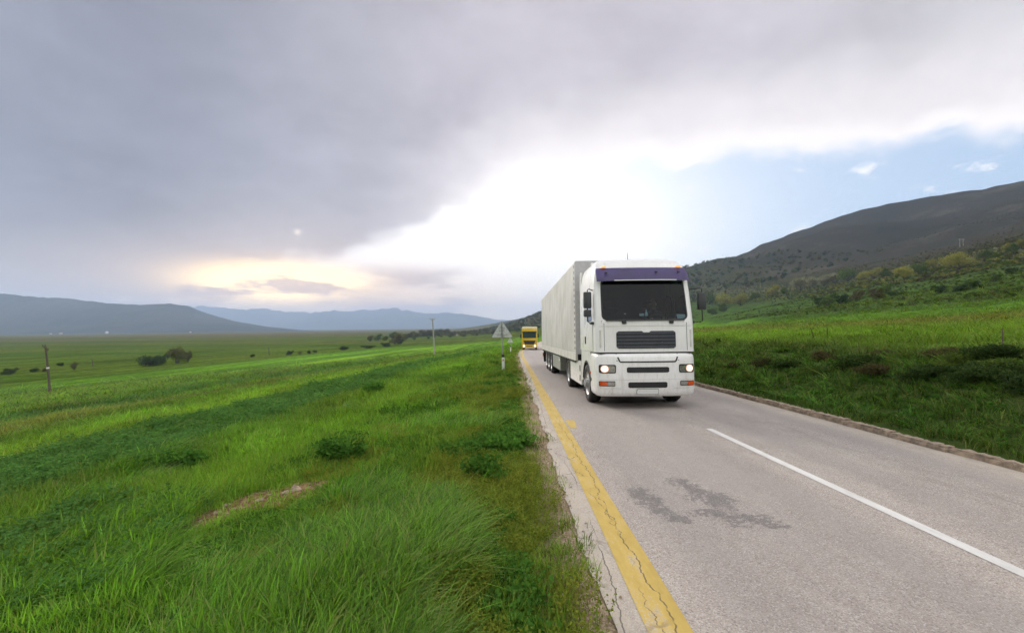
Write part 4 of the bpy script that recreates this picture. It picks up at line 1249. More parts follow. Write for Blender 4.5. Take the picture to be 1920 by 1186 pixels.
def opening(surf, rect, hole, r, seal, glass_off):
    """ring from a rectangular gap to a rounded opening, a seal round it and the pane in it; surf(a, b, off)"""
    a0, a1, b0, b1 = rect
    inner = rrect(*hole, r, 6)
    ca, cb = (a0 + a1) / 2, (b0 + b1) / 2
    outer = []
    for i, (a, b) in enumerate(inner):
        if i % 7 == 3:
            outer.append((a1 if a > ca else a0, b1 if b > cb else b0)); continue
        da, db = a - ca, b - cb
        s = min(((a1 if da > 0 else a0) - ca) / da if abs(da) > 1e-9 else 1e9, ((b1 if db > 0 else b0) - cb) / db if abs(db) > 1e-9 else 1e9)
        outer.append((ca + da * s, cb + db * s))
    # more points along the straight runs
    def dens(L):
        out = []
        for i in range(len(L)):
            p, q = L[i], L[(i + 1) % len(L)]
            m = 8 if i % 7 == 6 else 1
            for k in range(m): out.append((p[0] + (q[0] - p[0]) * k / m, p[1] + (q[1] - p[1]) * k / m))
        return out
    I, O = dens(inner), dens(outer)
    n = len(I)
    ring = MB().add([surf(a, b, 0) for a, b in O] + [surf(a, b, 0) for a, b in I], [(i, (i + 1) % n, n + (i + 1) % n, n + i) for i in range(n)])
    S = [(ca + (a - ca) * (1 - seal / (a1 - a0) * 2), cb + (b - cb) * (1 - seal / (b1 - b0) * 2)) for a, b in I]
    sl = MB().add([surf(a, b, .006) for a, b in I] + [surf(a, b, .010) for a, b in S], [(i, (i + 1) % n, n + (i + 1) % n, n + i) for i in range(n)])
    gv, gf = [], []
    fr = [1.04, .7, .35]
    for f_ in fr: gv += [surf(ca + (a - ca) * f_, cb + (b - cb) * f_, glass_off) for a, b in S]
    gv.append(surf(ca, cb, glass_off))
    for j in range(2): gf += [(j * n + i, j * n + (i + 1) % n, (j + 1) * n + (i + 1) % n, (j + 1) * n + i) for i in range(n)]
    gf += [(2 * n + i, 2 * n + (i + 1) % n, 3 * n) for i in range(n)]
    return ring, sl, MB().add(gv, gf)
shell, _n = cab_shell()
wring, wseal, wglass = opening(lambda a, b, o: cab_front(a, b, -o), (-1, 1, 2.08, 3.2), (-.985, .985, 2.13, 3.17), .13, .03, -.004)
shell.v += []
shell.add(wring.v, wring.f)
cabo = part(shell, 'cab_shell', M_white, smooth=True, angle=40)
part(wseal, 'windscreen_seal', M_black)
part(wglass, 'windscreen', M_glass, smooth=True, angle=80)
for sg in (-1, 1):
    dr, ds, dg = opening(lambda a, b, o: cab_side(sg, a, b, o), (.12, .52, 2.08, 2.82), (.145, .50, 2.14, 2.78), .04, .014, -.004)
    door = part(dr, 'door', M_white, smooth=True, angle=40)
    y0, y1 = cab_side(1, .10, 1.9)[1], cab_side(1, .62, 1.9)[1]
    # door skin below the window, a touch proud of the shell so that its seam shows
    mb = MB()
    zz = [1.40, 1.6, 1.85, 2.075]
    for i in range(3):
        za, zb = zz[i], zz[i + 1]
        q = [(sg * (cW(za) + .008), y0, za), (sg * (cW(za) + .008), y1, za), (sg * (cW(zb) + .008), y1, zb), (sg * (cW(zb) + .008), y0, zb)]
        mb.add(q, [(0, 1, 2, 3)])
    mb.box(*sorted((sg * 1.200, sg * 1.2125)), y0, y1, 1.385, 1.40)
    part(mb, 'panel', M_white, door)
    part(ds, 'seal', M_black, door)
    part(dg, 'window', M_sglass, door)
    hb = MB().box(*sorted((sg * 1.21, sg * 1.235)), y1 - .12, y1 - .05, 1.55, 1.75, .008)
    part(hb, 'handle', M_black, door)
    sm = MB()
    sm.box(*sorted((sg * 1.195, sg * 1.2095)), y1, y1 + .016, 1.38, 2.90)
    part(sm, 'seam', M_dgrey, door)
    part(MB().box(*sorted((sg * 1.195, sg * 1.2095)), y0 - .016, y0, 1.38, 2.08), 'seam', M_dgrey, door)
def band(x0, x1, zt, zb, off, depth, n=24, skin=cab_skin):
    """a panel that follows the curve of the front, between two heights given as functions of x"""
    V, F = [], []
    for i in range(n + 1):
        x = x0 + (x1 - x0) * i / n
        for z, o_ in ((zb(x), off), (zt(x), off), (zt(x), off + depth), (zb(x), off + depth)):
            V.append(skin(x, z, o_))
    for i in range(n):
        a, b = 4 * i, 4 * i + 4
        for k in range(4): F.append((a + k, a + (k + 1) % 4, b + (k + 1) % 4, b + k))
    F += [(3, 2, 1, 0), (4 * n, 4 * n + 1, 4 * n + 2, 4 * n + 3)]
    return MB().add(V, F)
def rb(x0, x1, z0, z1, r):
    def c(x):
        e = min(x - x0, x1 - x)
        return 0 if e >= r else r - math.sqrt(max(0, r * r - (r - e) ** 2))
    return (lambda x: z1 - c(x)), (lambda x: z0 + c(x))
def rband(x0, x1, z0, z1, r, off, depth, n=28, skin=cab_skin):
    zt, zb = rb(x0, x1, z0, z1, r)
    return band(x0, x1, zt, zb, off, depth, n, skin)
# grille in the bonnet: dark opening, five slats, a notch at the top
gr = part(rband(-.715, .715, 1.452, 1.868, .045, -.010, .06), 'grille', M_black)
for i in range(5):
    zc = 1.492 + i * .083
    part(band(-.70, .70, lambda x: zc + .024, lambda x: zc - .020, -.022, .02), 'slat', M_slat, gr)
part(band(-.11, .11, lambda x: 1.874, lambda x: 1.838 + max(0, abs(x) - .07) * .9, -.026, .03, 12), 'badge_notch', M_white, gr)
part(band(-1.12, 1.12, lambda x: 1.995, lambda x: 1.983, -.004, .01, 40), 'bonnet_crease', M_railw)
for sg in (-1, 1):
    a, b = sorted((sg * 1.005, sg * .995))
    part(MB().add(*[q for q in (lambda m: (m.v, m.f))(band(a, b, lambda x: 2.07, lambda x: 1.40, -.003, .01, 2))]), 'bonnet_seam', M_dgrey)
    a, b = sorted((sg * 1.07, sg * 1.115))
    part(rband(a, b, 1.47, 1.90, .02, -.002, .01, 6), 'corner_air_vane', M_railw)
# bumper block
bWt = lambda z: float(np.interp(z, [.31, .37, .5, 1.2, 1.28, 1.33], [1.15, 1.19, 1.205, 1.205, 1.195, 1.16]))
bFt = lambda z: float(np.interp(z, [.31, .37, .5, .70, 1.2, 1.28, 1.33], [.05, .0, -.03, -.045, -.045, -.03, .03]))
BR = .24
def bump_skin(x, z, off=0.0):
    W_ = bWt(z); xi = W_ - BR
    if abs(x) <= xi: return (x, bFt(z) + BUL * (x / xi) ** 2 + off, z)
    t = min(1.0, (abs(x) - xi) / BR)
    return (x, bFt(z) + BUL + BR * (1 - math.sqrt(max(0, 1 - t * t))) + off, z)
def bumper():
    V, F = [], []
    lv = [.31, .34, .37, .43, .5, .7, .95, 1.2, 1.25, 1.28, 1.31, 1.33]
    xs = [-1, -.66, -.33, 0, .33, .66, 1]
    for z in lv:
        W_ = bWt(z); xi = W_ - BR
        right = [(xi + BR * math.sin(R(a)), bFt(z) + BUL + BR * (1 - math.cos(R(a))), z) for a in (22.5, 45, 67.5, 90)] + [(W_, .55, z), (W_, .84, z)]
        V += [bump_skin(q * xi, z) for q in xs] + right + [(-p[0], p[1], p[2]) for p in reversed(right)]
    n = len(V) // len(lv)
    for i in range(len(lv) - 1):
        for k in range(n):
            F.append((i * n + k, i * n + (k + 1) % n, (i + 1) * n + (k + 1) % n, (i + 1) * n + k))
    F += [tuple(range(n - 1, -1, -1)), tuple((len(lv) - 1) * n + k for k in range(n))]
    return MB().add(V, F)
bo = part(bumper(), 'bumper', M_white, smooth=True, angle=40)
part(MB().box(-1.1, 1.1, .10, 1.0, 1.325, 1.37), 'cab_gap', M_black)
def bb(*a): return rband(*a, skin=bump_skin)
part(bb(-.50, .51, .880, 1.010, .02, -.006, .03), 'air_slot', M_black, bo)
part(bb(-.47, .46, .520, .655, .02, -.006, .03), 'air_slot', M_black, bo)
# step recess: black line that dips below the bonnet
zt_ = lambda x: 1.165 + .0 * x
part(band(-.72, .74, lambda x: 1.150 + max(0, abs(x - .01) - .655) * 2.4, lambda x: 1.118 + max(0, abs(x - .01) - .68) * 2.4, -.005, .02, 40, bump_skin), 'step_line', M_black, bo)
for sg in (-1, 1):
    cx = .01 + sg * .735
    part(MB().add(*[q for q in (lambda m: (m.v, m.f))(band(cx - .016, cx + .016, lambda x: 1.325, lambda x: 1.16, -.005, .02, 2, bump_skin))]), 'step_line', M_black, bo)
part(band(-1.12, 1.12, lambda x: .716, lambda x: .708, -.003, .01, 40, bump_skin), 'bumper_seam', M_railw, bo)
for sg in (-1, 1):
    a, b = sorted((sg * .62, sg * 1.13))
    part(band(a, b, lambda x: .512, lambda x: .503, -.003, .01, 14, bump_skin), 'bumper_seam', M_railw, bo)
    # headlight
    a, b = sorted((sg * .755, sg * 1.145))
    hl = part(bb(a, b, .872, 1.072, .03, -.008, .03), 'headlight', M_black)
    a, b = sorted((sg * .775, sg * .955)); part(bb(a, b, .895, 1.045, .03, -.013, .01, 12), 'reflector', M_chrome, hl)
    a, b = sorted((sg * .925, sg * 1.112)); part(bb(a, b, .888, 1.058, .08, -.016, .010, 20), 'lamp_bowl', M_bowl, hl)
    a, b = sorted((sg * .955, sg * 1.085)); part(bb(a, b, .915, 1.032, .058, -.021, .008, 20), 'lit_lamp', M_lamp, hl)
    # indicator and fog lamp below
    a, b = sorted((sg * .775, sg * 1.145))
    fl = part(bb(a, b, .560, .680, .02, -.008, .03), 'fog_light', M_black)
    a, b = sorted((sg * .785, sg * .960)); part(bb(a, b, .575, .665, .015, -.013, .01, 12), 'lamp', M_chrome, fl)
    a, b = sorted((sg * .965, sg * 1.130)); part(bb(a, b, .573, .667, .02, -.014, .01, 12), 'indicator', M_orange, fl)
pt = part(bb(-.275, .250, .362, .492, .012, -.014, .012), 'number_plate_frame', M_black)
part(bb(-.267, .242, .370, .484, .010, -.018, .006), 'number_plate', M_plate, pt)
# purple sun visor
def visor():
    V, F = [], []
    n = 40
    for i in range(n + 1):
        x = -1.135 + 2.27 * i / n
        for z, o_ in ((3.095, -.15), (3.19, -.135), (3.31, -.105), (3.44, -.06), (3.445, -.045), (3.31, -.09), (3.19, -.12), (3.095, -.135)):
            V.append(cab_skin(x * min(1, cW(z) / 1.165), z, o_))
    for i in range(n):
        for k in range(8): F.append((8 * i + k, 8 * i + (k + 1) % 8, 8 * i + 8 + (k + 1) % 8, 8 * i + 8 + k))
    F += [tuple(range(7, -1, -1)), tuple(8 * n + k for k in range(8))]
    return MB().add(V, F)
vi = part(visor(), 'sun_visor', M_purple, smooth=True, angle=50)
for x in (-.90, .32, .88):
    part(MB().tube([(x, cab_skin(x, 3.2)[1] - .16, 3.30), (x, cab_skin(x, 3.4)[1] - .01, 3.37)], .016, 6), 'bracket', M_black, vi)
part(band(-.72, .80, lambda x: 3.118, lambda x: 3.098, -.162, .015), 'light_strip', M_plate, vi)
for sg in (-1, 1):
    x = sg * .93
    p = cab_skin(x, 3.42)
    part(MB().box(x - .055, x + .055, p[1] - .09, p[1] + .05, 3.445, 3.48, .012), 'marker_lamp', M_amber)
part(MB().tube([(-.12, 1.05, 3.75), (-.12, 1.06, 3.97)], [.012, .004], 6), 'aerial', M_black)
# wipers
part(band(-.95, .95, lambda x: 2.150, lambda x: 2.118, -.035, .02), 'wiper', M_black)
for x in (-.52, .62):
    part(MB().box(x - .05, x + .05, cab_skin(x, 2.1)[1] - .035, cab_skin(x, 2.1)[1] + .01, 2.045, 2.12, .01), 'wiper_mount', M_black)
# mirrors
def mirrors(sg, x, zc, h, low):
    ax = sg * 1.18
    mb = MB()
    mb.tube([(ax, .47, 2.90), (x - sg * .04, .36, 2.93), (x, .36, 2.90), (x, .38, zc + h * .4)], .014, 6)
    mb2 = MB().tube([(ax, .40, 2.08), (x - sg * .05, .36, 2.08), (x, .36, 2.12), (x, .38, zc - h * .4)], .014, 6)
    mb2.box(*sorted((ax, ax + sg * .10)), .26, .42, 2.045, 2.11, .012)
    m_ = part(MB().box(x - .10, x + .10, .33, .45, zc - h / 2, zc + h / 2, .035), 'mirror', M_dgrey, smooth=True, angle=40)
    part(MB().box(x - .085, x + .085, .451, .455, zc - h / 2 + .03, zc + h / 2 - .03), 'glass', M_mirror, m_)
    part(mb, 'arm', M_black, m_, smooth=True)
    part(mb2, 'arm', M_black, m_, smooth=True)
    if low:
        q = part(MB().box(x - .10, x + .09, .33, .44, zc - h / 2 - .215, zc - h / 2 - .035, .035), 'wide_angle_mirror', M_dgrey, smooth=True, angle=40)
        part(MB().box(x - .085, x + .075, .441, .445, zc - h / 2 - .19, zc - h / 2 - .06), 'glass', M_mirror, q)
mirrors(-1, -1.335, 2.655, .41, True)
mirrors(1, 1.52, 2.60, .43, False)
# wheel arches, steps and side skirts
for sg in (-1, 1):
    arc = [(1.38 + .60 * math.cos(R(a)), .50 + .60 * math.sin(R(a))) for a in range(150, 4, -12)]
    poly = [(.845, 1.36)] + [(.845, .80)] + arc + [(2.05, .52), (2.2, .52), (2.2, 1.36)]
    part(MB().prism_x(poly, *sorted((sg * .95, sg * 1.204))), 'front_wing', M_white)
    part(MB().prism_x([(1.38 + .61 * math.cos(R(a)), .50 + .61 * math.sin(R(a))) for a in range(170, 9, -10)] + [(1.38 + .56 * math.cos(R(a)), .50 + .56 * math.sin(R(a))) for a in range(10, 171, 10)], *sorted((sg * .90, sg * 1.216))), 'arch_lip', M_dgrey)
    part(MB().box(*sorted((sg * 1.195, sg * 1.225)), .80, .86, .80, .86, .01), 'side_marker', M_orange)
    part(MB().box(*sorted((sg * 1.203, sg * 1.212)), .70, .80, .635, .70), 'step_recess', M_black)
    skirt = part(MB().prism_x([(2.22, .36), (4.42, .36), (4.42, .96), (4.30, 1.03), (2.22, 1.03)], *sorted((sg * .75, sg * 1.215))), 'side_skirt', M_white)
    for z in (.46, .74):
        part(MB().box(*sorted((sg * 1.214, sg * 1.220)), 2.36, 2.52, z, z + .17), 'vent', M_black, skirt)
    part(MB().box(*sorted((sg * 1.2155, sg * 1.218)), 2.75, 4.2, .69, .71), 'skirt_seam', M_railw, skirt)
    part(MB().box(*sorted((sg * 1.00, sg * 1.19)), 2.0, 2.03, .22, .52), 'mud_flap', M_rubber)
    # air deflector closing the gap to the trailer
    part(MB().prism_x([(2.26, 1.37), (2.26, 3.62), (2.42, 3.62), (2.50, 3.2), (2.50, 1.37)], *sorted((sg * 1.13, sg * 1.175))), 'air_deflector', M_white)
part(MB().prism_x([(1.3, 3.70), (1.6, 3.79), (2.4, 3.93), (2.4, 3.5), (1.3, 3.5)], -.85, .85), 'roof_deflector', M_white)
part(MB().box(-.46, .46, .4, 6.6, .62, .98).box(-1.0, 1.0, .9, 2.2, 1.05, 1.34).box(-.75, .75, 2.25, 4.4, .5, 1.0).box(-.9, .9, .35, .8, .36, .6), 'tractor_chassis', M_chassis)
def wheel(x, y, r, wd_, dish, steer=0.0):
    sg = 1 if x > 0 else -1
    root_ = MB().lathe_x([(-wd_ / 2 + .03, r * .60), (-wd_ / 2, r * .68), (-wd_ / 2 - .004, r * .82), (-wd_ / 2 + .012, r * .95), (-wd_ / 2 + .05, r), (wd_ / 2 - .05, r), (wd_ / 2 - .012, r * .95), (wd_ / 2 + .004, r * .82), (wd_ / 2, r * .68), (wd_ / 2 - .03, r * .60)], 40)
    for k in (-.3, -.1, .1, .3):
        root_.lathe_x([(k * wd_ - .006, r * .97), (k * wd_ - .006, r + .004), (k * wd_ + .006, r + .004), (k * wd_ + .006, r * .97)], 40)
    ob = part(root_, 'wheel', M_rubber, smooth=True, angle=45)
    ob.location = (x, y, r)
    ob.rotation_euler = (0, 0, steer)
    prof = [(wd_ / 2 - .03, r * .61), (wd_ / 2 - .015, r * .62), (wd_ / 2 - .04, r * .56), (wd_ / 2 - .06 - dish * .5, r * .50), (wd_ / 2 - .05 - dish, r * .34), (wd_ / 2 - .02 - dish, r * .22), (wd_ / 2 - .02 - dish + .05, r * .2), (wd_ / 2 - dish + .04, r * .0)]
    part(MB().lathe_x([(sg * a, b) for a, b in prof], 32), 'rim', M_rim, ob, smooth=True, angle=30)
    nb = MB()
    for k in range(10):
        a = 2 * math.pi * k / 10
        xx = wd_ / 2 - .045 - dish
        nb.box(*sorted((sg * xx, sg * (xx + .035))), r * .29 * math.cos(a) - .014, r * .29 * math.cos(a) + .014, r * .29 * math.sin(a) - .014, r * .29 * math.sin(a) + .014)
    part(nb, 'wheel_nuts', M_chrome, ob)
    part(MB().lathe_x([(-sg * wd_ * .3, .02), (-sg * wd_ * .3, r * .58), (sg * wd_ * .1, r * .58), (sg * wd_ * .1, .02)], 20), 'drum', M_chassis, ob)
    return ob
for sg in (-1, 1):
    wheel(sg * 1.05, 1.38, .505, .31, -.03, R(1.0))
    wheel(sg * .93, 4.98, .505, .58, .13)
    for yy in (10.84, 12.15, 13.46):
        wheel(sg * 1.06, yy, .53, .38, .02)
    part(MB().prism_x([(4.98 + .62 * math.cos(R(a)), .52 + .62 * math.sin(R(a))) for a in range(150, 29, -12)] + [(4.98 + .58 * math.cos(R(a)), .52 + .58 * math.sin(R(a))) for a in range(30, 151, 12)], *sorted((sg * .62, sg * 1.22))), 'mudguard', M_dgrey)
# trailer
TY0, TY1, TX, TZ0, TZ1 = 2.80, 16.40, 1.275, 1.26, 4.05
part(MB().box(-1.20, 1.20, TY0 + .05, TY1 - .05, 1.03, 1.20).box(-.62, -.44, 5.2, 16.2, .68, 1.03).box(.44, .62, 5.2, 16.2, .68, 1.03), 'trailer_chassis', M_chassis)
def cover():
    V, F = [], []
    ny, nz = 110, 26
    for sg in (-1, 1):
        b = len(V)
        for i in range(ny + 1):
            y = TY0 + .075 + (TY1 - TY0 - .10) * i / ny
            for k in range(nz + 1):
                t = k / nz; z = TZ0 + .005 + (TZ1 - TZ0 - .03) * t
                e = math.sin(math.pi * min(1, max(0, t))) ** .5 * min(1, i / 3, (ny - i) / 3)
                ridge = abs(math.sin(y * 1.18 + .5 * math.sin(z * 1.3)))
                q = .030 * (1 - ridge) ** 2 + .050 * float(fbm(np.array(y * .9 + 30 * sg), np.array(z * .45), 3)) + .035 * float(fbm(np.array(y * 1.0 + z * .9), np.array(z * .9 - y * .5 + 9), 2))
                V.append((sg * (TX - .012 + q * e), y, z))
        for i in range(ny):
            for k in range(nz):
                F.append((b + i * (nz + 1) + k, b + (i + 1) * (nz + 1) + k, b + (i + 1) * (nz + 1) + k + 1, b + i * (nz + 1) + k + 1))
    L0 = (nz + 1) * (ny + 1)
    for i in range(ny):                      # roof
        F.append((i * (nz + 1) + nz, (i + 1) * (nz + 1) + nz, L0 + (i + 1) * (nz + 1) + nz, L0 + i * (nz + 1) + nz))
    return MB().add(V, F)
tarp = part(cover(), 'tarpaulin', M_tarp, smooth=True, angle=60)
fw = part(MB().prism_y(rrect(-TX, TX, 1.22, TZ1 + .015, .06, 4), TY0, TY0 + .07), 'trailer_front_wall', M_tarpf)
part(MB().box(-TX + .01, TX - .01, TY1 - .06, TY1 - .02, 1.1, TZ1 - .02), 'trailer_rear_doors', M_tarpf)
for sg in (-1, 1):
    rail = part(MB().box(*sorted((sg * 1.21, sg * (TX + .004))), TY0 + .02, TY1 - .03, 1.02, TZ0, .008), 'side_rail', M_railw)
    for i in range(26):
        y = TY0 + .25 + i * .51
        part(MB().box(*sorted((sg * 1.225, sg * 1.262))[:], y, y + .33, .955, 1.016), 'buckle', M_black, rail)
    for i in range(15):
        z = 1.36 + i * .178
        part(MB().box(*sorted((sg * (TX + .001), sg * (TX + .012))), TY0 + .10, TY0 + .125, z, z + .085), 'lashing', M_black, tarp)
    bx_ = part(MB().box(*sorted((sg * .70, sg * 1.245)), 7.15, 10.05, .40, .985, .02), 'pallet_box', M_boxgrey)
    part(MB().box(*sorted((sg * 1.246, sg * 1.25)), 7.30, 7.50, .78, .86), 'reflector', M_plate, bx_)
    part(MB().box(*sorted((sg * .72, sg * .86)), 6.1, 6.24, .12, 1.03).box(*sorted((sg * .66, sg * .92)), 6.02, 6.32, .08, .12), 'landing_leg', M_chassis)
    part(MB().box(*sorted((sg * .86, sg * 1.26)), 15.2, 15.24, .32, .98), 'trailer_mud_flap', M_rubber)
    part(MB().box(*sorted((sg * .80, sg * 1.24)), 16.1, 16.3, .58, .80, .01), 'tail_light', M_orange)
part(MB().box(-1.2, 1.2, 16.1, 16.2, .42, .54), 'rear_underrun_bar', M_dgrey)
for yy in (10.84, 12.15, 13.46, 4.98, 1.38):
    part(MB().tube([(-.9, yy, .52), (.9, yy, .52)], .07, 8), 'axle', M_chassis)
# inside the cab
part(MB().box(-1.06, 1.06, .36, .82, 1.72, 2.10, .05), 'dashboard', M_dash)
part(MB().box(-1.12, 1.12, 1.74, 1.78, 1.45, 3.20), 'sleeper_curtain', M_dash)
part(MB().box(-1.05, 1.05, .55, 1.74, 3.19, 3.22).box(-1.10, 1.10, .4, 1.74, 1.40, 1.44).box(-1.165, -1.15, .5, 1.74, 1.44, 2.07).box(1.15, 1.165, .5, 1.74, 1.44, 2.07).box(-1.165, -1.13, 1.37, 1.74, 2.07, 2.85).box(1.13, 1.165, 1.37, 1.74, 2.07, 2.85), 'cab_lining', M_dash)
for x in (-.55, .55):
    part(MB().box(x - .26, x + .26, .98, 1.42, 1.62, 1.80, .06).box(x - .25, x + .25, 1.36, 1.50, 1.75, 2.52, .06).box(x - .13, x + .13, 1.38, 1.48, 2.53, 2.72, .04), 'cab_seat', M_seat)
sw = MB()
cs, sn = math.cos(R(38)), math.sin(R(38))
ringp = [(.58 + .22 * math.cos(a), .84 + .22 * math.sin(a) * sn * 1.0, 2.14 + .22 * math.sin(a) * cs) for a in np.linspace(0, 2 * math.pi, 25)]
sw.tube(ringp, .016, 6, cap=False)
sw.tube([(.37, .84, 2.14), (.79, .84, 2.14)], .014, 6).tube([(.58, .84, 2.14), (.58, .66, 1.95)], .03, 6)
part(sw, 'steering_wheel', M_dgrey, smooth=True)
# driver
def skin_person(name, verts, edges, rad, root_i, mats, label, matrix):
    me = bpy.data.meshes.new(name); me.from_pydata(verts, edges, [])
    o = bpy.data.objects.new(name, me); COL.objects.link(o)
    md = o.modifiers.new('skin', 'SKIN'); md.use_smooth_shade = True
    sv = me.skin_vertices[0].data
    for i, r in enumerate(rad):
        sv[i].radius = (r, r) if not isinstance(r, tuple) else r
        sv[i].use_root = (i == root_i)
    sb = o.modifiers.new('sub', 'SUBSURF'); sb.levels = 1; sb.render_levels = 1
    dg = bpy.context.evaluated_depsgraph_get()
    m2 = bpy.data.meshes.new_from_object(o.evaluated_get(dg))
    bpy.data.objects.remove(o)
    m2.name = name
    for m_ in mats: m2.materials.append(m_)
    o = bpy.data.objects.new(name, m2); COL.objects.link(o)
    o.matrix_world = matrix
    return o
DX, DY = .57, 1.22
pv = [(DX, DY, 1.84), (DX, DY + .02, 2.08), (DX, DY, 2.30), (DX, DY - .02, 2.42), (DX, DY - .04, 2.50), (DX, DY - .06, 2.60), (DX, DY - .05, 2.69)]
pe = [(0, 1), (1, 2), (2, 3), (3, 4), (4, 5), (5, 6)]
prad = [(.17, .13), (.17, .13), (.19, .12), .065, .07, (.085, .10), (.072, .085)]
for sg in (-1, 1):
    b = len(pv)
    pv += [(DX + sg * .20, DY - .01, 2.34), (DX + sg * .25, DY - .12, 2.12), (DX + sg * .20, DY - .30, 2.14), (DX + sg * .17, DY - .36, 2.19)]
    pe += [(2, b), (b, b + 1), (b + 1, b + 2), (b + 2, b + 3)]
    prad += [.065, .052, .036, .034]
    for k in range(4):
        c = len(pv)
        pv.append((DX + sg * (.150 - .012 * k), DY - .405 + .006 * k, 2.225 - .018 * k)); pe.append((b + 3, c)); prad.append(.010)
    c = len(pv); pv.append((DX + sg * .140, DY - .35, 2.225)); pe.append((b + 3, c)); prad.append(.011)
    c = len(pv); pv += [(DX + sg * .10, DY - .02, 1.80), (DX + sg * .12, DY - .42, 1.86), (DX + sg * .12, DY - .50, 1.52)]
    pe += [(0, c), (c, c + 1), (c + 1, c + 2)]; prad += [.09, .075, .055]
bpy.context.view_layer.update()
drv = skin_person('person', pv, pe, prad, 0, [M_shirt, M_skin], '', lorry.matrix_world.copy())
me = drv.data
mi = []
for p in me.polygons:
    c = p.center
    mi.append(1 if (c.z > 2.43 or c.y < DY - .31 and c.z > 2.1) else 0)
me.polygons.foreach_set('material_index', mi)
tag(drv, 'driver in a dark shirt with both hands on the steering wheel behind the windscreen', 'person')
hb = MB()
bm = bmesh.new(); bmesh.ops.create_uvsphere(bm, u_segments=14, v_segments=8, radius=1)
for q in bm.verts: q.co = Vector((DX + q.co.x * .096, DY - .035 + q.co.y * .11, 2.655 + q.co.z * .098))
bmesh.ops.delete(bm, geom=[q for q in bm.verts if q.co.y < DY - .085 and q.co.z < 2.68 or q.co.z < 2.58], context='VERTS')
hb.bm(bm).build('hair', M_hair, drv, smooth=True)
fb = MB()
for sg in (-1, 1): fb.box(DX + sg * .034 - .012, DX + sg * .034 + .012, DY - .158, DY - .145, 2.612, 2.624).box(DX + sg * .086 - .008, DX + sg * .086 + .008, DY - .07, DY - .03, 2.57, 2.63, .004)
fb.box(DX - .012, DX + .012, DY - .178, DY - .15, 2.572, 2.612, .005).box(DX - .025, DX + .025, DY - .152, DY - .143, 2.543, 2.550)
fb.build('face_features', M_skin, drv)
# things lying behind the windscreen
def in_cab(mb, name, mat, label, cat):
    o = mb.build(name, mat)
    o.matrix_world = lorry.matrix_world.copy()
    return tag(o, label, cat)
cy = lambda x, z: cab_skin(x, z)[1]
in_cab(MB().prism_y([(.80, 2.165), (1.00, 2.165), (.99, 2.265), (.78, 2.275)], cy(.9, 2.2) + .03, cy(.9, 2.2) + .034), 'card', M_plate, 'pale card behind the lower right corner of the windscreen', 'card')
in_cab(MB().box(-.13, -.02, cy(0, 2.25) + .03, cy(0, 2.25) + .034, 2.235, 2.295), 'permit_sticker', M_plate, 'small white permit near the bottom middle of the windscreen', 'sticker')
in_cab(MB().box(-.50, -.45, cy(.5, 2.3) + .03, cy(.5, 2.3) + .034, 2.285, 2.300), 'note', M_plate, 'tiny white note low in the left half of the windscreen', 'note')
in_cab(MB().tube([(.06, cy(0, 2.3) + .10, 2.23), (.06, cy(0, 2.3) + .10, 2.24), (.06, cy(0, 2.3) + .10, 2.30), (.06, cy(0, 2.3) + .10, 2.34), (.06, cy(0, 2.3) + .10, 2.40)], [.02, .036, .034, .018, .006], 8), 'pennant_ornament', M_plate, 'pale pear-shaped ornament behind the middle of the windscreen', 'ornament')

# ------------------------------------------------------------------ the yellow lorry behind
yl = empty('yellow_lorry', (2.72, 69.0, float(zroad(69.0))))
yl.rotation_euler = (-.035, 0, R(-3.5)); yl.scale = (.97, .97, .95)
tag(yl, 'yellow lorry with lit headlights following in the distance behind the white lorry', 'lorry')
Y = lambda mb, name, mat, parent=yl, **k: mb.build(name, mat, parent, **k)
ycab = Y(MB().box(-1.24, 1.24, 0, 2.2, .95, 3.55, .14), 'cab_shell', M_yellow, smooth=True, angle=40)
Y(MB().box(-1.22, 1.22, .12, 2.2, 3.45, 3.82, .12), 'roof_spoiler', M_cream, smooth=True, angle=40)
Y(MB().box(-1.25, 1.25, -.04, .9, .34, 1.02, .08), 'bumper', M_yellow, smooth=True, angle=40)
Y(MB().prism_y(rrect(-1.08, 1.08, 1.98, 2.95, .12), -.012, .02), 'windscreen', simple('dark_windscreen', (.03, .045, .06), .08, spec=.8), yl)
Y(MB().box(-1.16, 1.16, -.16, .03, 2.86, 3.08, .02), 'sun_visor', M_black)
Y(MB().prism_y([(-1.0, 1.55), (1.0, 1.55), (.72, .92), (-.72, .92)], -.06, .01), 'grille', M_black)
for k in range(3): Y(MB().box(-.8 + .07 * (2 - k), .8 - .07 * (2 - k), -.075, -.058, 1.04 + k * .17, 1.10 + k * .17), 'slat', M_dgrey)
Y(MB().box(-.5, .5, -.055, 0, .56, .68), 'air_slot', M_black)
Y(MB().box(-.36, .36, .09, .125, 3.42, 3.56), 'roof_panel', M_black)
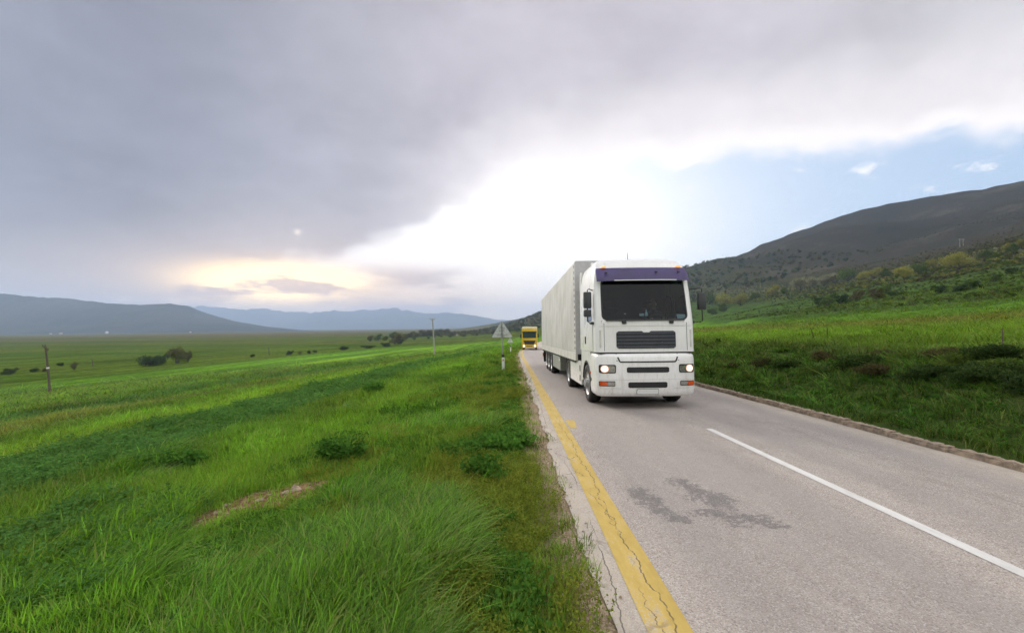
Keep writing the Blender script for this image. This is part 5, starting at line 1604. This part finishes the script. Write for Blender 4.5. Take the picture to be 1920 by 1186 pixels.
for sg in (-1, 1):
    h = Y(MB().box(*sorted((sg * .70, sg * 1.16)), -.06, 0, .52, .80, .03), 'headlight', M_chrome)
    Y(MB().prism_y([(sg * .90 + .15 * math.cos(t), .66 + .13 * math.sin(t)) for t in np.linspace(0, 2 * math.pi, 17)[:-1]], -.075, -.06), 'lit_lamp', M_lamp, h)
    Y(MB().box(*sorted((sg * .66, sg * 1.02)), .08, .125, 3.40, 3.52), 'marker_lamp', M_orange)
    m_ = Y(MB().box(*sorted((sg * 1.30, sg * 1.52)), .12, .26, 2.02, 2.66, .04), 'mirror', M_black)
    Y(MB().tube([(sg * 1.2, .3, 2.75), (sg * 1.41, .2, 2.75), (sg * 1.41, .2, 2.6)], .02, 6), 'arm', M_black, m_)
    for yy in (1.3, 5.0):
        w_ = Y(MB().lathe_x([(-.15, .0), (-.15, .46), (-.10, .5), (.10, .5), (.15, .46), (.15, .0)], 24), 'wheel', M_rubber, smooth=True, angle=40)
        w_.location = (sg * 1.06, yy, .5)
Y(MB().box(-1.25, 1.25, 2.6, 13, 1.05, 3.95, .04), 'cargo_box', M_cream)
Y(MB().box(-.9, .9, .3, 12.8, .5, 1.04), 'chassis', M_chassis)

# ------------------------------------------------------------------ signs seen from behind, poles, houses
def road_sign(px, py, label, tilt, name='road_sign', k_=1.0):
    x_, y_, z_ = ground_at(px, py)
    t = empty(name, (x_, y_, z_)); t.rotation_euler = (0, tilt, R(-6)); t.scale = (k_, k_, k_)
    tag(t, label, 'sign', 'triangular road signs seen from behind')
    MB().tube([(0, 0, -.3), (0, 0, 2.66)], .034, 10).build('post', M_zinc, t, smooth=True)
    s = .52
    tri = []
    for cx, cz, a0 in ((0, 2.70, 30), (-s, 1.80, 150), (s, 1.80, 270)):
        for k in range(5):
            a = R(a0 + 120 * k / 4); tri.append((cx + .05 * math.cos(a), cz - (.05 if cx == 0 else -.05) + .05 * math.sin(a)))
    pl_ = MB().prism_y(tri, .045, .050).build('plate', M_signback, t)
    # folded rim of the plate
    rim_ = MB()
    n = len(tri)
    for i in range(n):
        (a, b), (c, d) = tri[i], tri[(i + 1) % n]
        rim_.tube([(a, .047, b), (c, .047, d)], .011, 5, cap=False)
    rim_.build('rim', M_zinc, pl_)
    for z in (1.98, 2.34):
        MB().box(-.07, .07, -.045, .045, z, z + .05, .006).build('clamp', M_zinc, pl_)
    for z in (1.92, 2.16): MB().box(-.30 + (z - 1.9) * .5, .30 - (z - 1.9) * .5, .028, .045, z, z + .025).build('stiffener', M_zinc, pl_)
    stk = MB()
    r_ = random.Random(3)
    for k in range(9):
        a, b = .14 + r_.uniform(-.08, .08), 2.06 + r_.uniform(-.11, .14)
        w_, h = r_.uniform(.02, .05), r_.uniform(.02, .05)
        stk.box(a - w_, a + w_, .0425, .0445 - k * .0001, b - h, b + h)
    stk.build('torn_sticker', M_plate, pl_)
    return x_, y_, z_
sx, sy, sz = road_sign(943, 693, 'near triangular road sign seen from behind on its steel post', R(-1.0))
x2, y2, z2 = road_sign(957, 660, 'farther, smaller-looking triangular road sign seen from behind', R(-.5), k_=.72)
def delineator(x_, y_, z_, label):
    t = empty('marker_post', (x_, y_, z_)); tag(t, label, 'post', 'white roadside marker posts')
    MB().box(-.075, .075, -.05, .05, -.2, .70, .02).build('post', M_plate, t)
    MB().prism_x([(-.051, .70), (.051, .70), (.051, .80), (-.051, .86)], -.076, .076).build('cap', M_black, t)
    MB().box(-.03, .03, -.054, -.05, .50, .60).build('reflector', M_orange, t)
delineator(sx + .02, sy - .14, float(terrain(sx, sy - .14)), 'white marker post with black top at the foot of the near road sign')
delineator(x2 + .03, y2 - .16, float(terrain(x2, y2 - .16)), 'white marker post at the foot of the farther road sign')
def pole(u0, v0, u1, v1, height, mat, name, label, arm):
    rx, rz = pix_ray(u0, v0)
    y_ = height * FPX / math.hypot(u1 - u0, v1 - v0)
    x_ = rx * y_; z_ = float(terrain(x_, y_))
    t = empty(name, (x_, y_, z_)); tag(t, label, 'pole')
    top = Vector(((pix_ray(u1, v1)[0] - rx) * y_, 0, CZ + pix_ray(u1, v1)[1] * y_ - z_))
    MB().tube([Vector((0, 0, -1)), top * .5, top], [.17, .145, .11], 10).build('shaft', mat, t, smooth=True)
    d = top.normalized()
    if arm == 'wood':
        a = MB().tube([top - d * .15 + Vector((-.42, 0, .02)), top - d * .15 + Vector((.12, 0, .05))], .06, 6).build('bracket', M_wood, t)
        for k in (-.38, -.02): MB().tube([top + Vector((k, 0, -.1)), top + Vector((k, 0, .16)), top + Vector((k, 0, .22))], [.03, .06, .02], 8).build('insulator', M_black, a)
        MB().tube([top * .53, top * .56], .165, 10).build('white_band', M_plate, t)
        MB().box(top.x * .9 - .02, top.x * .9 + .28, -.1, .1, top.z * .9, top.z * .9 + .35).build('junction_box', M_wood, t)
    else:
        a = MB().tube([top - d * .5, top + Vector((-.55, 0, .05))], .05, 6).tube([top - d * .5, top + Vector((.55, 0, .05))], .05, 6).tube([top + Vector((-.6, 0, .0)), top + Vector((.6, 0, .0))], .045, 6).build('cross_arm', M_zinc, t)
        for k in (-.55, 0, .55): MB().tube([top + Vector((k, 0, .0)), top + Vector((k, 0, .22)), top + Vector((k, 0, .3))], [.03, .07, .03], 8).build('insulator', M_zinc, a)
    return t
pole(95, 748, 85, 648, 8.0, M_wood, 'wooden_pole', 'leaning dark wooden pole with white band at the left of the field', 'wood')
pole(815, 667, 811, 598, 8.2, M_conc, 'concrete_pole', 'pale concrete power pole with small cross arm left of the signs', 'steel')
def hframe():
    x_, y_, z_ = ground_at(1803, 462)
    t = empty('pylon', (x_, y_, z_)); s = y_ / FPX
    tag(t, 'thin twin-legged power pylon high on the right hillside', 'pylon')
    for k in (-3.2, 3.2): MB().tube([(k * s, 0, -2), (k * s, 0, 15 * s)], [.45 * s, .3 * s], 6).build('leg', M_conc, t)
    MB().tube([(-6 * s, 0, 13.4 * s), (6 * s, 0, 13.4 * s)], .3 * s, 6).build('cross_arm', M_zinc, t)
hframe()
def stick(u, v, h, lean, label, mat=M_wood, name='stake'):
    x_, y_, z_ = ground_at(u, v); s = y_ / FPX
    o = MB().tube([(0, 0, -.2), (lean * h * s * .5, 0, h * s * .55), (lean * h * s, 0, h * s)], [.9 * s + .008, .7 * s + .006, .45 * s + .004], 6).build(name, mat)
    o.location = (x_, y_, z_); tag(o, label, 'stake')
stick(175, 686, 15, -.22, 'thin leaning stake on the plain right of the wooden pole')
stick(505, 665, 14, -.1, 'thin upright stake far out on the plain')
stick(1880, 658, 42, .03, 'bare upright stake on top of the bank at the far right')
stick(1528, 640, 26, -.3, 'thin leaning dry stalk in the meadow above the bank', M_leaf_brown, 'dry_stalk')
stick(1551, 632, 18, .05, 'short upright dry stalk in the meadow above the bank', M_leaf_brown, 'dry_stalk')
def house(u, v, w_px, label, roof=M_roof, dist=None):
    x_, y_, z_ = ground_at(u, v)
    if dist: rx, rz = pix_ray(u, v); y_ = dist; x_ = rx * dist; z_ = float(terrain(x_, y_))
    w_ = w_px * y_ / FPX
    t = empty('house', (x_, y_, z_), random.uniform(-.5, .5)); tag(t, label, 'house')
    h = w_ * .62; d_ = w_ * .8
    wl = MB().box(-w_ / 2, w_ / 2, -d_ / 2, d_ / 2, -1, h).build('wall', M_house, t)
    MB().prism_y([(-w_ * .56, h), (w_ * .56, h), (0, h + w_ * .36)], -d_ * .56, d_ * .56).build('roof', roof, t)
    for k in (-.25, .25): MB().box(w_ * (k - .09), w_ * (k + .09), -d_ / 2 - .03, -d_ / 2 + .02, h * .35, h * .75).build('window', M_winglass, wl)
house(95, 624, 3.0, 'tiny white house at the foot of the mountains, leftmost of all', dist=1850)
house(114, 624, 4.0, 'tiny white house at the foot of the mountains, second from the left', dist=1830)
house(200, 622, 4.5, 'tiny white house at the foot of the mountains, third from the left', M_house, dist=1850)
house(357, 620, 3.0, 'tiny white house at the foot of the mountains, rightmost there', dist=1870)
house(857, 621, 4.0, 'small white house with red roof left of the wooded hill', dist=560)
house(866, 619.5, 3.5, 'small red-roofed house at the edge of the wooded hill, the right one', dist=600)

# ------------------------------------------------------------------ haze
def haze():
    zb, zt = PLAIN - 14, 400
    me = MB().box(-8700, 8700, -8700, 8700, zb, zt).mesh('haze')
    m = bpy.data.materials.new('haze'); m.use_nodes = True; m.node_tree.nodes.clear()
    n = NT(m.node_tree); o = n.new('ShaderNodeOutputMaterial')
    v = n.new('ShaderNodeVolumePrincipled')
    v.inputs['Color'].default_value = (.54, .71, .98, 1)
    v.inputs['Density'].default_value = HAZE
    v.inputs['Anisotropy'].default_value = 0.2
    n.t.links.new(v.outputs[0], o.inputs['Volume'])
    tag(link('haze', me, m), 'pale haze in the air', 'haze', kind='stuff')
HAZE = 1.8e-4
haze()
